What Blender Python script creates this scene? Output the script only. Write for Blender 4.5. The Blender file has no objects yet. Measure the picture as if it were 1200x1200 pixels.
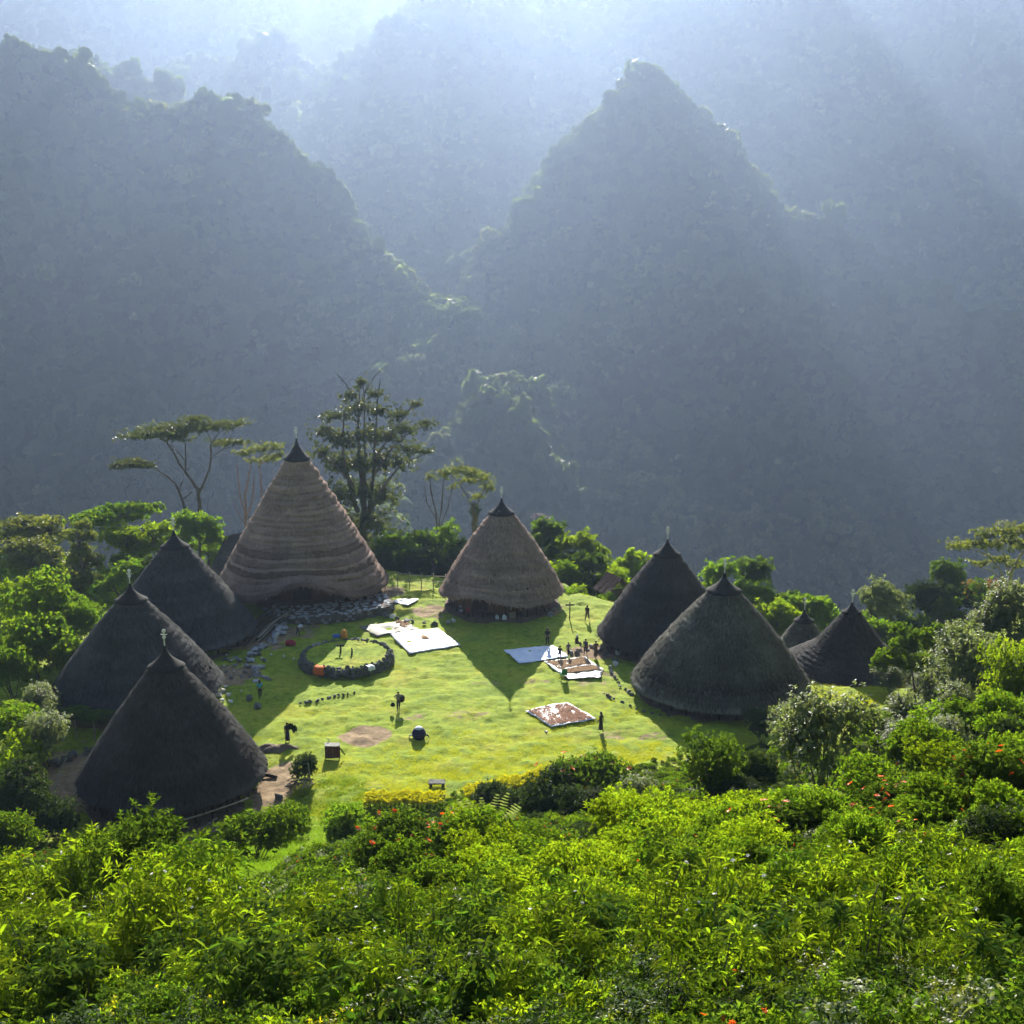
import bpy, bmesh, math, random
import numpy as np
from mathutils import Vector, Matrix

R = math.radians
rng = np.random.default_rng(7)
random.seed(7)
SC = bpy.context.scene
COL = SC.collection

# ---------------------------------------------------------------- camera
F = 1500.0                    # focal length in photo pixels (photo is 1200 wide)
CAM_H = 43.0
PITCH = R(13.8)
cam_data = bpy.data.cameras.new('camera')
cam_data.sensor_fit = 'HORIZONTAL'
cam_data.sensor_width = 36.0
cam_data.lens = 36.0 * F / 1200.0
cam_data.clip_start = 0.2
cam_data.clip_end = 20000
cam = bpy.data.objects.new('camera', cam_data)
cam.location = (0, 0, CAM_H)
cam.rotation_euler = (R(90) - PITCH, 0, 0)
COL.objects.link(cam)
SC.camera = cam

# ---------------------------------------------------------------- light
SUN_EL = R(23.5)
SUN_AZ = R(-1.9)              # measured from +Y towards +X
SUN_DIR = Vector((math.sin(SUN_AZ) * math.cos(SUN_EL), math.cos(SUN_AZ) * math.cos(SUN_EL), math.sin(SUN_EL)))
world = bpy.data.worlds.new('World')
SC.world = world
world.use_nodes = True
wn = world.node_tree.nodes
wl = world.node_tree.links
sky = wn.new('ShaderNodeTexSky')
sky.sky_type = 'NISHITA'
sky.sun_disc = False
sky.sun_elevation = SUN_EL
sky.sun_rotation = SUN_AZ
sky.altitude = 1100
bg = wn['Background']
bg.inputs['Strength'].default_value = 0.055
wl.new(sky.outputs['Color'], bg.inputs['Color'])
sun_d = bpy.data.lights.new('sun', 'SUN')
sun_d.energy = 5.0
sun_d.angle = R(0.5)
sun_d.color = (1.0, 0.94, 0.82)
sun = bpy.data.objects.new('sun', sun_d)
sun.rotation_euler = SUN_DIR.to_track_quat('Z', 'Y').to_euler()
sun.location = (0, 100, 300)
COL.objects.link(sun)

vs = SC.view_settings
vs.view_transform = 'Standard'
vs.look = 'None'
vs.exposure = 1.85
vs.gamma = 1.0
SC.render.engine = 'CYCLES'
cy = SC.cycles
cy.max_bounces = 6
cy.diffuse_bounces = 2
cy.glossy_bounces = 2
cy.transmission_bounces = 4
cy.volume_bounces = 0
cy.transparent_max_bounces = 6
cy.use_denoising = True
cy.denoising_input_passes = 'RGB_ALBEDO'
cy.use_adaptive_sampling = False
cy.sample_clamp_indirect = 4.0
HAZE_DENSITY = 0.0001
HAZE_COLOR = (0.50, 0.67, 1.0, 1)
HAZE_ANISO = 0.58

# ---------------------------------------------------------------- pixel -> place
CP, SP = math.cos(PITCH), math.sin(PITCH)
def ray(px, py):
    cx, cz = (px - 600.0) / F, -(py - 600.0) / F
    return Vector((cx, CP + cz * SP, -SP + cz * CP))
def at_y(px, py, Y):
    """point on the sight line of a photo pixel at forward distance Y"""
    d = ray(px, py)
    t = Y / d.y
    return Vector((d.x * t, Y, CAM_H + d.z * t))
def at_z(px, py, z=0.0):
    d = ray(px, py)
    t = (z - CAM_H) / d.z
    return Vector((d.x * t, d.y * t, z))
def mpp(p):
    """metres per photo pixel at a point"""
    return ((p[1]) * CP - (p[2] - CAM_H) * SP) / F

# ---------------------------------------------------------------- noise
def _h(ix, iy, seed):
    n = (ix.astype(np.int64) * 374761393 + iy.astype(np.int64) * 668265263 + seed * 974711) & 0x7fffffff
    n = ((n ^ (n >> 13)) * 1274126177) & 0x7fffffff
    return ((n ^ (n >> 16)) & 0xffff) / 65535.0
def vnoise(x, y, seed=0):
    x = np.asarray(x, float); y = np.asarray(y, float)
    ix, iy = np.floor(x), np.floor(y)
    fx, fy = x - ix, y - iy
    fx = fx * fx * (3 - 2 * fx); fy = fy * fy * (3 - 2 * fy)
    a = _h(ix, iy, seed); b = _h(ix + 1, iy, seed); c = _h(ix, iy + 1, seed); d = _h(ix + 1, iy + 1, seed)
    return (a * (1 - fx) + b * fx) * (1 - fy) + (c * (1 - fx) + d * fx) * fy - 0.5
def fbm(x, y, seed=0, oct=4):
    s = 0; a = 1.0; f = 1.0
    for k in range(oct):
        s = s + a * vnoise(np.asarray(x) * f + 17.3 * k, np.asarray(y) * f - 9.1 * k, seed + k)
        a *= 0.5; f *= 2.03
    return s
def sstep(a, b, x):
    t = np.clip((np.asarray(x, float) - a) / (b - a), 0, 1)
    return t * t * (3 - 2 * t)

# ---------------------------------------------------------------- object helpers
def tag(o, label=None, cat=None, group=None, kind=None):
    if label: o['label'] = label
    if cat: o['category'] = cat
    if group: o['group'] = group
    if kind: o['kind'] = kind
    return o
def link(name, data, parent=None):
    o = bpy.data.objects.new(name, data)
    COL.objects.link(o)
    if parent is not None: o.parent = parent
    return o
def empty(name, loc, rz=0.0):
    o = link(name, None)
    o.location = loc
    o.rotation_euler.z = rz
    o.empty_display_size = 0.3
    return o
def mesh_np(name, V, Fc, mats=(), smooth=False, mi=None):
    """mesh from arrays; Fc: (n,3) or (n,4) int array or list"""
    me = bpy.data.meshes.new(name)
    V = np.asarray(V, np.float32)
    if isinstance(Fc, np.ndarray):
        n, k = Fc.shape
        me.vertices.add(len(V)); me.vertices.foreach_set('co', V.ravel())
        me.loops.add(n * k); me.loops.foreach_set('vertex_index', Fc.astype(np.int32).ravel())
        me.polygons.add(n)
        me.polygons.foreach_set('loop_start', (np.arange(n) * k).astype(np.int32))
        if mi is not None: me.polygons.foreach_set('material_index', np.asarray(mi, np.int32))
        if smooth: me.polygons.foreach_set('use_smooth', np.ones(n, bool))
        me.update(calc_edges=True)
        me.validate()
    else:
        me.from_pydata([tuple(v) for v in V.tolist()], [], Fc)
        if mi is not None: me.polygons.foreach_set('material_index', np.asarray(mi, np.int32))
        if smooth: me.polygons.foreach_set('use_smooth', np.ones(len(Fc), bool))
        me.update()
    for m in mats: me.materials.append(m)
    return me
class MB:
    """collects vertices and faces for one mesh"""
    def __init__(self): self.V = []; self.F = []; self.M = []; self.n = 0
    def add(self, V, Fc, m=0):
        self.V.extend([tuple(v) for v in V])
        for f in Fc: self.F.append(tuple(i + self.n for i in f)); self.M.append(m)
        self.n += len(V)
        return self
    def tube(self, pts, rad, seg=6, m=0, cap=True):
        pts = [Vector(p) for p in pts]
        if not hasattr(rad, '__len__'): rad = [rad] * len(pts)
        V = []; prev = None
        for i, p in enumerate(pts):
            t = (pts[min(i + 1, len(pts) - 1)] - pts[max(i - 1, 0)])
            t = t.normalized() if t.length > 1e-9 else Vector((0, 0, 1))
            if prev is None:
                a = t.orthogonal().normalized()
            else:
                a = prev - t * prev.dot(t)
                a = a.normalized() if a.length > 1e-6 else t.orthogonal().normalized()
            prev = a; b = t.cross(a)
            for k in range(seg):
                w = 2 * math.pi * k / seg
                V.append(p + (a * math.cos(w) + b * math.sin(w)) * rad[i])
        Fc = []
        for i in range(len(pts) - 1):
            for k in range(seg):
                k2 = (k + 1) % seg
                Fc.append((i * seg + k, i * seg + k2, (i + 1) * seg + k2, (i + 1) * seg + k))
        if cap:
            Fc.append(tuple(range(seg))[::-1]); Fc.append(tuple((len(pts) - 1) * seg + k for k in range(seg)))
        return self.add(V, Fc, m)
    def box(self, c, s, rz=0.0, m=0, jit=0.0):
        V = []
        for dz in (-1, 1):
            for dx, dy in ((-1, -1), (1, -1), (1, 1), (-1, 1)):
                x, y, z = dx * s[0] / 2, dy * s[1] / 2, dz * s[2] / 2
                if jit: x += random.uniform(-jit, jit); y += random.uniform(-jit, jit); z += random.uniform(-jit, jit)
                V.append((c[0] + x * math.cos(rz) - y * math.sin(rz), c[1] + x * math.sin(rz) + y * math.cos(rz), c[2] + z))
        return self.add(V, [(0, 3, 2, 1), (4, 5, 6, 7), (0, 1, 5, 4), (1, 2, 6, 5), (2, 3, 7, 6), (3, 0, 4, 7)], m)
    def lathe(self, prof, seg=32, m=0, c=(0, 0, 0)):
        V = []
        for r, z in prof:
            for k in range(seg):
                w = 2 * math.pi * k / seg
                V.append((c[0] + r * math.cos(w), c[1] + r * math.sin(w), c[2] + z))
        Fc = []
        for i in range(len(prof) - 1):
            for k in range(seg):
                k2 = (k + 1) % seg
                Fc.append((i * seg + k, i * seg + k2, (i + 1) * seg + k2, (i + 1) * seg + k))
        return self.add(V, Fc, m)
    def mesh(self, name, mats=(), smooth=False):
        return mesh_np(name, self.V, self.F, mats, smooth, self.M)
    def build(self, name, mats, parent=None, smooth=False):
        if not isinstance(mats, (list, tuple)): mats = [mats]
        return link(name, self.mesh(name, mats, smooth), parent)

# ---------------------------------------------------------------- materials
def nodes_of(name):
    m = bpy.data.materials.new(name); m.use_nodes = True
    nt = m.node_tree; nt.nodes.clear()
    out = nt.nodes.new('ShaderNodeOutputMaterial')
    return m, nt, out
def N(nt, typ, **kw):
    n = nt.nodes.new(typ)
    for k, v in kw.items():
        if k in n.inputs: n.inputs[k].default_value = v
        else: setattr(n, k, v)
    return n
def rgba(c): return (c[0], c[1], c[2], 1)
def ramp(nt, fac, stops):
    r = nt.nodes.new('ShaderNodeValToRGB')
    els = r.color_ramp.elements
    while len(els) < len(stops): els.new(0.5)
    for e, (p, c) in zip(els, stops): e.position = p; e.color = rgba(c)
    nt.links.new(fac, r.inputs[0])
    return r
def mat_plain(name, c1, c2=None, scale=4.0, rough=0.85, bump=0.0, bscale=20.0, spec=0.2, coord='Object'):
    """principled with two colours mixed by noise, and fine relief"""
    m, nt, out = nodes_of(name)
    p = N(nt, 'ShaderNodeBsdfPrincipled', Roughness=rough)
    p.inputs['Specular IOR Level'].default_value = spec
    tc = N(nt, 'ShaderNodeTexCoord')
    if c2 is None: p.inputs['Base Color'].default_value = rgba(c1)
    else:
        nz = N(nt, 'ShaderNodeTexNoise', Scale=scale, Detail=5.0, Roughness=0.65)
        nt.links.new(tc.outputs[coord], nz.inputs['Vector'])
        r = ramp(nt, nz.outputs['Fac'], [(0.32, c1), (0.68, c2)])
        nt.links.new(r.outputs[0], p.inputs['Base Color'])
    if bump:
        nb = N(nt, 'ShaderNodeTexNoise', Scale=bscale, Detail=4.0)
        nt.links.new(tc.outputs[coord], nb.inputs['Vector'])
        b = N(nt, 'ShaderNodeBump', Strength=bump, Distance=0.05)
        nt.links.new(nb.outputs['Fac'], b.inputs['Height'])
        nt.links.new(b.outputs[0], p.inputs['Normal'])
    nt.links.new(p.outputs[0], out.inputs[0])
    return m
def mat_leaf(name, ca, cb, trans=0.5, tboost=1.6, rough=0.45, vary=.25, tint=(1.15, 1.0, 0.35), spec=0.35):
    """leaf: colour differs from leaf to leaf, light passes through"""
    m, nt, out = nodes_of(name)
    g = N(nt, 'ShaderNodeNewGeometry')
    oi = N(nt, 'ShaderNodeObjectInfo')
    r = ramp(nt, g.outputs['Random Per Island'], [(0.0, ca), (1.0, cb)])
    hs = N(nt, 'ShaderNodeHueSaturation')
    mr = N(nt, 'ShaderNodeMapRange'); mr.inputs[3].default_value = 1 - vary; mr.inputs[4].default_value = 1 + vary
    nt.links.new(oi.outputs['Random'], mr.inputs[0]); nt.links.new(mr.outputs[0], hs.inputs['Value'])
    nt.links.new(r.outputs[0], hs.inputs['Color'])
    p = N(nt, 'ShaderNodeBsdfPrincipled', Roughness=rough)
    p.inputs['Specular IOR Level'].default_value = spec
    nt.links.new(hs.outputs[0], p.inputs['Base Color'])
    mx = N(nt, 'ShaderNodeMix', data_type='RGBA', blend_type='MULTIPLY')
    mx.inputs[0].default_value = 1.0
    nt.links.new(hs.outputs[0], mx.inputs[6]); mx.inputs[7].default_value = rgba([t * tboost for t in tint])
    t = N(nt, 'ShaderNodeBsdfTranslucent')
    nt.links.new(mx.outputs[2], t.inputs[0])
    ms = N(nt, 'ShaderNodeMixShader'); ms.inputs[0].default_value = trans
    nt.links.new(p.outputs[0], ms.inputs[1]); nt.links.new(t.outputs[0], ms.inputs[2])
    nt.links.new(ms.outputs[0], out.inputs[0])
    return m

# ---------------------------------------------------------------- scatter by geometry nodes (only for 'stuff')
def scatter(name, pts, rot, scl, protos, mats=(), idx=None):
    """one object whose points carry copies of the proto meshes"""
    n = len(pts)
    me = bpy.data.meshes.new(name)
    me.vertices.add(n); me.vertices.foreach_set('co', np.asarray(pts, np.float32).ravel())
    a = me.attributes.new('rot', 'FLOAT_VECTOR', 'POINT'); a.data.foreach_set('vector', np.asarray(rot, np.float32).ravel())
    a = me.attributes.new('scl', 'FLOAT_VECTOR', 'POINT'); a.data.foreach_set('vector', np.asarray(scl, np.float32).ravel())
    if idx is None: idx = rng.integers(0, len(protos), n)
    a = me.attributes.new('pick', 'INT', 'POINT'); a.data.foreach_set('value', np.asarray(idx, np.int32))
    o = link(name, me)
    ng = bpy.data.node_groups.new(name, 'GeometryNodeTree')
    ng.interface.new_socket('Geometry', in_out='INPUT', socket_type='NodeSocketGeometry')
    ng.interface.new_socket('Geometry', in_out='OUTPUT', socket_type='NodeSocketGeometry')
    gi = ng.nodes.new('NodeGroupInput'); go = ng.nodes.new('NodeGroupOutput')
    g2i = ng.nodes.new('GeometryNodeGeometryToInstance')
    for p in reversed(protos):
        oi = ng.nodes.new('GeometryNodeObjectInfo'); oi.inputs['Object'].default_value = p
        ng.links.new(oi.outputs['Geometry'], g2i.inputs[0])
    iop = ng.nodes.new('GeometryNodeInstanceOnPoints')
    iop.inputs['Pick Instance'].default_value = True
    ng.links.new(gi.outputs[0], iop.inputs['Points'])
    ng.links.new(g2i.outputs[0], iop.inputs['Instance'])
    for an, dt, s in (('rot', 'FLOAT_VECTOR', 'Rotation'), ('scl', 'FLOAT_VECTOR', 'Scale'), ('pick', 'INT', 'Instance Index')):
        na = ng.nodes.new('GeometryNodeInputNamedAttribute'); na.data_type = dt; na.inputs['Name'].default_value = an
        ng.links.new(na.outputs[0], iop.inputs[s])
    ng.links.new(iop.outputs[0], go.inputs[0])
    md = o.modifiers.new('scatter', 'NODES'); md.node_group = ng
    o['kind'] = 'stuff'
    return o
def proto(name, me):
    """a mesh kept outside the scene, only drawn through scatter()"""
    return bpy.data.objects.new(name, me)
# ================================================================ GROUND
def plateau_edge(x, y):
    """signed distance-like value: > 0 outside the village plateau at the back and the sides"""
    x = np.asarray(x, float); y = np.asarray(y, float)
    back = y - np.interp(x, [-70, -50, -42, -36, -30, -16, -8, 0, 6, 8, 11, 14, 20, 30, 45, 70], [110, 116, 124, 134, 146, 146, 142, 140, 140, 136, 133, 131, 129, 128, 130, 134])
    left = (-(x) - (46 + 5 * np.sin(y * 0.07))) * sstep(60, 100, y) - 60 * (1 - sstep(60, 100, y))
    return np.maximum(back, left)
def slope_foot(x):
    x = np.asarray(x, float)
    return np.interp(x, [-60, -30, -10, 2, 10, 20, 28, 36, 45, 60, 90], [80, 82, 86, 90, 93, 98, 101, 110, 132, 165, 220])
def ground_z(x, y):
    x = np.asarray(x, float); y = np.asarray(y, float)
    s = slope_foot(x) - y
    hill = 0.47 * np.where(s > 0, np.sqrt(s * s + 36) - 6, 0) + 0.9 * fbm(x / 9, y / 9, 3, 3) * sstep(2, 14, s)
    hill = np.minimum(hill, 41.2 + 0.05 * np.maximum(s - 80, 0))
    d = plateau_edge(x, y)
    drop = 0.68 * np.where(d > 0, np.sqrt(d * d + 9) - 3, 0)
    z = hill - drop
    z = z - 4.6 * sstep(23, 28, x) * sstep(117, 122, y) - 1.5 * sstep(24, 30, x) * sstep(108, 112, y)
    z = z - 0.9 * np.exp(-(((x + 27) / 10) ** 2 + ((y - 86) / 9) ** 2))
    z = z + 0.22 * fbm(x / 7, y / 7, 11, 3) + 0.10 * fbm(x / 1.6, y / 1.6, 21, 2)
    return np.maximum(z, -240)
def gz(x, y): return float(ground_z(np.array([x]), np.array([y]))[0])
def hit(px, py, far=170.0):
    """where the sight line of a photo pixel meets the ground"""
    d = ray(px, py)
    ys = np.linspace(6, far, 1400)
    t = ys / d.y
    z = CAM_H + d.z * t - ground_z(d.x * t, ys)
    i = np.argmax(z <= 0)
    if z[i] > 0: i = len(ys) - 1
    y = ys[i]; x = d.x * t[i]
    return Vector((x, y, gz(x, y)))

def mat_ground():
    m, nt, out = nodes_of('ground_grass')
    p = N(nt, 'ShaderNodeBsdfPrincipled', Roughness=0.9)
    p.inputs['Specular IOR Level'].default_value = 0.1
    tc = N(nt, 'ShaderNodeTexCoord')
    n1 = N(nt, 'ShaderNodeTexNoise', Scale=0.22, Detail=6.0, Roughness=0.7)
    n2 = N(nt, 'ShaderNodeTexNoise', Scale=1.7, Detail=6.0, Roughness=0.75)
    n3 = N(nt, 'ShaderNodeTexNoise', Scale=0.55, Detail=7.0, Roughness=0.72)
    for n in (n1, n2, n3): nt.links.new(tc.outputs['Object'], n.inputs['Vector'])
    a = ramp(nt, n1.outputs['Fac'], [(0.30, (0.14, 0.21, 0.015)), (0.50, (0.225, 0.30, 0.018)), (0.70, (0.33, 0.32, 0.034))])
    b = ramp(nt, n2.outputs['Fac'], [(0.30, (0.45, 0.50, 0.40)), (0.55, (1, 1, 1)), (0.75, (1.2, 1.1, 0.95))])
    mx = N(nt, 'ShaderNodeMix', data_type='RGBA', blend_type='MULTIPLY'); mx.inputs[0].default_value = 1.0
    nt.links.new(a.outputs[0], mx.inputs[6]); nt.links.new(b.outputs[0], mx.inputs[7])
    # bare earth where a vertex mask (worn spots) says so
    at = N(nt, 'ShaderNodeAttribute', attribute_name='bare')
    ad = N(nt, 'ShaderNodeMath', operation='ADD'); nt.links.new(at.outputs['Fac'], ad.inputs[0])
    sb = N(nt, 'ShaderNodeMath', operation='MULTIPLY_ADD'); nt.links.new(n3.outputs['Fac'], sb.inputs[0]); sb.inputs[1].default_value = 2.0; sb.inputs[2].default_value = -1.0
    nt.links.new(sb.outputs[0], ad.inputs[1])
    st = ramp(nt, ad.outputs[0], [(0.45, (0, 0, 0)), (0.62, (1, 1, 1))])
    earth = ramp(nt, n2.outputs['Fac'], [(0.3, (0.16, 0.105, 0.06)), (0.7, (0.36, 0.26, 0.15))])
    mx2 = N(nt, 'ShaderNodeMix', data_type='RGBA')
    nt.links.new(st.outputs[0], mx2.inputs[0]); nt.links.new(mx.outputs[2], mx2.inputs[6]); nt.links.new(earth.outputs[0], mx2.inputs[7])
    nt.links.new(mx2.outputs[2], p.inputs['Base Color'])
    bm = N(nt, 'ShaderNodeBump', Strength=0.9, Distance=0.25)
    nt.links.new(n2.outputs['Fac'], bm.inputs['Height']); nt.links.new(bm.outputs[0], p.inputs['Normal'])
    nt.links.new(p.outputs[0], out.inputs[0])
    return m
GRASS_M = mat_ground()
BARE = []      # (x, y, rx, ry, strength) worn spots
def build_ground():
    ys = np.concatenate([np.arange(-60, 4, 4.0), np.arange(4, 78, 1.0), np.arange(78, 158, 0.32), np.arange(158, 200, 1.5), np.arange(200, 430, 8.0)])
    xs = np.concatenate([np.arange(-320, -70, 8.0), np.arange(-70, -48, 1.2), np.arange(-48, 52, 0.36), np.arange(52, 85, 1.2), np.arange(85, 330, 8.0)])
    X, Y = np.meshgrid(xs, ys)
    Z = ground_z(X, Y)
    lawn = (Z < 1.0) & (Z > -3) & (Y > 75)
    Z = Z + np.where(lawn, 0.24 * fbm(X / 0.9, Y / 0.9, 41, 3), 0)
    V = np.stack([X.ravel(), Y.ravel(), Z.ravel()], 1)
    nx, ny = len(xs), len(ys)
    i = np.arange(nx - 1)[None, :] + nx * np.arange(ny - 1)[:, None]
    Fc = np.stack([i, i + 1, i + 1 + nx, i + nx], -1).reshape(-1, 4)
    me = mesh_np('ground', V, Fc, [GRASS_M], True)
    b = np.zeros(len(V))
    for (bx, by, rx, ry, s) in BARE:
        q = ((V[:, 0] - bx) / rx) ** 2 + ((V[:, 1] - by) / ry) ** 2
        b = np.maximum(b, s * np.clip(1.35 - q, 0, 1))
    at = me.attributes.new('bare', 'FLOAT', 'POINT'); at.data.foreach_set('value', b.astype(np.float32))
    o = link('ground', me); o['kind'] = 'structure'
    return o

# ================================================================ MOUNTAINS
RIDGES = [   # (slope, [(photo x, photo y, forward metres) ...])
    (1.08, [(766, 90, 900), (818, 146, 890), (860, 188, 880), (910, 235, 870), (970, 275, 860), (1080, 330, 845), (1200, 385, 830), (1400, 450, 810)]),
    (1.22, [(766, 90, 900), (732, 122, 890), (704, 148, 880), (655, 208, 860), (600, 242, 830), (550, 300, 790), (512, 360, 750), (480, 420, 710), (445, 470, 670), (400, 540, 620)]),
    (1.00, [(766, 90, 900), (775, 170, 850), (790, 270, 790), (810, 400, 700)]),
    (1.10, [(980, 280, 850), (960, 380, 790), (930, 500, 720)]),
    (1.10, [(600, 242, 830), (640, 330, 770), (660, 420, 700)]),
    (0.85, [(640, 445, 610), (590, 490, 560), (540, 530, 520), (500, 560, 490), (440, 620, 450)]),
    (1.12, [(-250, 10, 690), (-100, 40, 700), (0, 58, 720), (60, 80, 730), (110, 112, 740), (150, 132, 750), (190, 125, 765), (260, 132, 775), (310, 155, 770), (370, 195, 762), (410, 228, 752), (440, 252, 738), (462, 305, 712), (468, 360, 680), (452, 430, 640), (430, 510, 590)]),
    (0.90, [(190, 125, 765), (170, 230, 690), (150, 360, 610), (120, 480, 540)]),
    (0.85, [(-200, 20, 1020), (0, 46, 1020), (60, 55, 1020), (105, 75, 1015), (150, 100, 1005), (200, 125, 990), (270, 165, 960)]),
    (0.80, [(180, 90, 1500), (260, 55, 1500), (310, 50, 1500), (350, 65, 1480), (390, 100, 1450), (430, 160, 1400)]),
    (0.78, [(380, 110, 1340), (420, 70, 1370), (460, 35, 1400), (500, 5, 1500), (540, -20, 1700), (600, -50, 2000), (700, -70, 2200), (820, -50, 2300)]),
    (1.0, [(-1200, -150, 2700), (-500, -150, 2750), (-100, -130, 2800), (100, -150, 2800), (230, -210, 2800), (300, -150, 2800), (420, -130, 2850), (560, -140, 2900), (650, -150, 2900), (690, -215, 2900), (745, -262, 2900), (790, -170, 2900), (850, -240, 2900), (895, -165, 2900),
           (955, -262, 2900), (1005, -180, 2900), (1060, -245, 2900), (1125, -180, 2900), (1200, -255, 2880), (1300, -200, 2850), (1700, -260, 2800), (2300, -400, 2700)]),  # crest out of view; peaks and notches shaped to cast shafts through the haze
]
def stretch(Y): return Y * (1.32 - 0.17 * min(max((Y - 1000) / 1000, 0), 1))
def mountain_z(x, y):
    x = np.asarray(x, float); y = np.asarray(y, float)
    wx = x + 24 * fbm(x / 160, y / 160, 51, 3); wy = y + 24 * fbm(x / 160, y / 160, 61, 3)
    z = np.full(x.shape, -260.0) + 0.03 * np.maximum(y - 700, 0)
    for k, pl in RIDGES:
        P = [at_y(p[0], p[1], stretch(p[2])) for p in pl]
        for a, b in zip(P[:-1], P[1:]):
            dx, dy = b.x - a.x, b.y - a.y
            t = np.clip(((wx - a.x) * dx + (wy - a.y) * dy) / (dx * dx + dy * dy), 0, 1)
            d = np.hypot(wx - (a.x + t * dx), wy - (a.y + t * dy))
            d = np.sqrt(d * d + 9 * 9) - 9
            z = np.maximum(z, a.z + t * (b.z - a.z) - k * d)
    rel = 1 - np.abs(2 * fbm(x / 130, y / 130, 71, 4))
    ap = at_y(766, 90, stretch(900))
    damp = 1 - 0.9 * np.exp(-(np.hypot(x - ap.x, y - ap.y) / 110) ** 2)
    return z - 16 * damp + 44 * damp * (rel - 0.5) + 10 * damp * fbm(x / 45, y / 45, 81, 3)
def build_mountains():
    us = np.linspace(-0.8, 0.8, 420)
    ys = 240 * 1.0066 ** np.arange(0, 425)
    U, Y = np.meshgrid(us, ys)
    X = U * Y
    Z = mountain_z(X, Y)
    Z = np.where(Y < 330, np.minimum(Z, -150 - (330 - Y) * 0.7), Z)
    V = np.stack([X.ravel(), Y.ravel(), Z.ravel()], 1)
    nx, ny = len(us), len(ys)
    i = np.arange(nx - 1)[None, :] + nx * np.arange(ny - 1)[:, None]
    Fc = np.stack([i, i + 1, i + 1 + nx, i + nx], -1).reshape(-1, 4)
    m = mat_plain('forest_floor', (0.018, 0.028, 0.010), (0.035, 0.05, 0.016), scale=0.05, rough=0.95)
    o = link('mountains', mesh_np('mountains', V, Fc, [m], True)); o['kind'] = 'structure'
    return o
def crown_proto(i, leaf_mat):
    """a lumpy far-off tree crown of leaf clumps, unit radius"""
    r = np.random.default_rng(100 + i)
    V = []; Fc = []
    n = 0
    lob = r.normal(size=(7, 3)); lob[:, 2] = np.abs(lob[:, 2]) * 0.8
    lob = lob / np.linalg.norm(lob, axis=1)[:, None] * r.uniform(0.3, 0.95, (7, 1)) * r.uniform(.6, 1.25, (1, 3))
    lob = np.vstack([lob, [[0, 0, 0.1]]]); lr = np.append(r.uniform(0.2, 0.5, 7), 0.5)
    for c, q in zip(lob, lr):
        m = int(60 * q / 0.5)
        d = r.normal(size=(m, 3)); d /= np.linalg.norm(d, axis=1)[:, None]
        p = c + d * q * r.uniform(0.8, 1.08, (m, 1)) * np.array([1, 1, 0.8])
        for k in range(m):
            nrm = d[k] + r.normal(size=3) * 0.30; nrm /= np.linalg.norm(nrm)
            a = np.cross(nrm, r.normal(size=3)); a /= np.linalg.norm(a); b = np.cross(nrm, a)
            s = r.uniform(0.15, 0.29)
            V += [p[k] - a * s, p[k] - b * s * 0.8 + nrm * .02, p[k] + a * s, p[k] + b * s * 0.8]
            Fc.append((n, n + 1, n + 2, n + 3)); n += 4
    V = np.array(V); V[:, 2] += 0.25
    return proto('crown', mesh_np('crown', V, np.array(Fc), [leaf_mat]))
def build_forest():
    lm = [mat_leaf('forest_leaf', (0.022, 0.036, 0.012), (0.029, 0.044, 0.014), trans=0.5, tboost=4.2, rough=0.6, spec=.15, vary=.4, tint=(1.1, 1.0, .45)),
          mat_leaf('forest_leaf_pale', (0.030, 0.042, 0.016), (0.07, 0.085, 0.034), trans=0.5, tboost=4.0, rough=0.6, spec=.15, vary=.4, tint=(1.1, 1.0, .5))]
    P = [crown_proto(i, lm[1] if i in (2, 6) else lm[0]) for i in range(8)]
    pts = []; rad = []
    y0, y1 = 340.0, 3500.0
    # rejection sampling with spacing growing with distance
    n = 620000
    y = np.exp(rng.uniform(np.log(y0), np.log(y1), n)); u = rng.uniform(-0.7, 0.7, n)
    spacing = np.maximum(4.6, 0.0047 * y)
    dens = y * y / spacing ** 2            # per d(ln y) du
    keep = rng.uniform(0, dens.max(), n) < dens
    y, u, spacing = y[keep], u[keep], spacing[keep]
    x = u * y
    z = mountain_z(x, y)
    vis = (z > -262)
    # leave out what lies far below the village rim on the hidden near side
    x, y, z, spacing = x[vis], y[vis], z[vis], spacing[vis]
    s = spacing * np.clip(rng.lognormal(-.38, .33, len(x)), .3, 1.5) * (1 + 0.9 * (rng.uniform(size=len(x)) < 0.05))
    pts = np.stack([x, y, z + s * 0.15], 1)
    rot = np.stack([rng.normal(0, .12, len(x)), rng.normal(0, .12, len(x)), rng.uniform(0, 6.28, len(x))], 1)
    scl = np.stack([s, s * rng.uniform(.75, 1.25, len(x)), s * rng.uniform(0.8, 1.6, len(x))], 1)
    patch = fbm(x / 90, y / 90, 131, 4) + rng.normal(0, .22, len(x))
    idx = np.where(patch > .34, rng.choice([2, 6], len(x)), rng.choice([0, 1, 3, 4, 5, 7], len(x)))
    o = scatter('forest', pts, rot, scl, P, idx=idx)
    print('forest crowns', len(x))
    return o

# ================================================================ HAZE
def build_haze():
    m, nt, out = nodes_of('haze_air')
    v = N(nt, 'ShaderNodeVolumePrincipled', Density=HAZE_DENSITY, Anisotropy=HAZE_ANISO)
    v.inputs['Color'].default_value = HAZE_COLOR
    nt.links.new(v.outputs[0], out.inputs['Volume'])
    m.cycles.volume_sampling = 'DISTANCE'
    m.cycles.homogeneous_volume = True
    b = MB(); b.box((0, 1860, 340), (8000, 4000, 1220))
    o = b.build('haze', m)
    o['kind'] = 'stuff'
    return o

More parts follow.
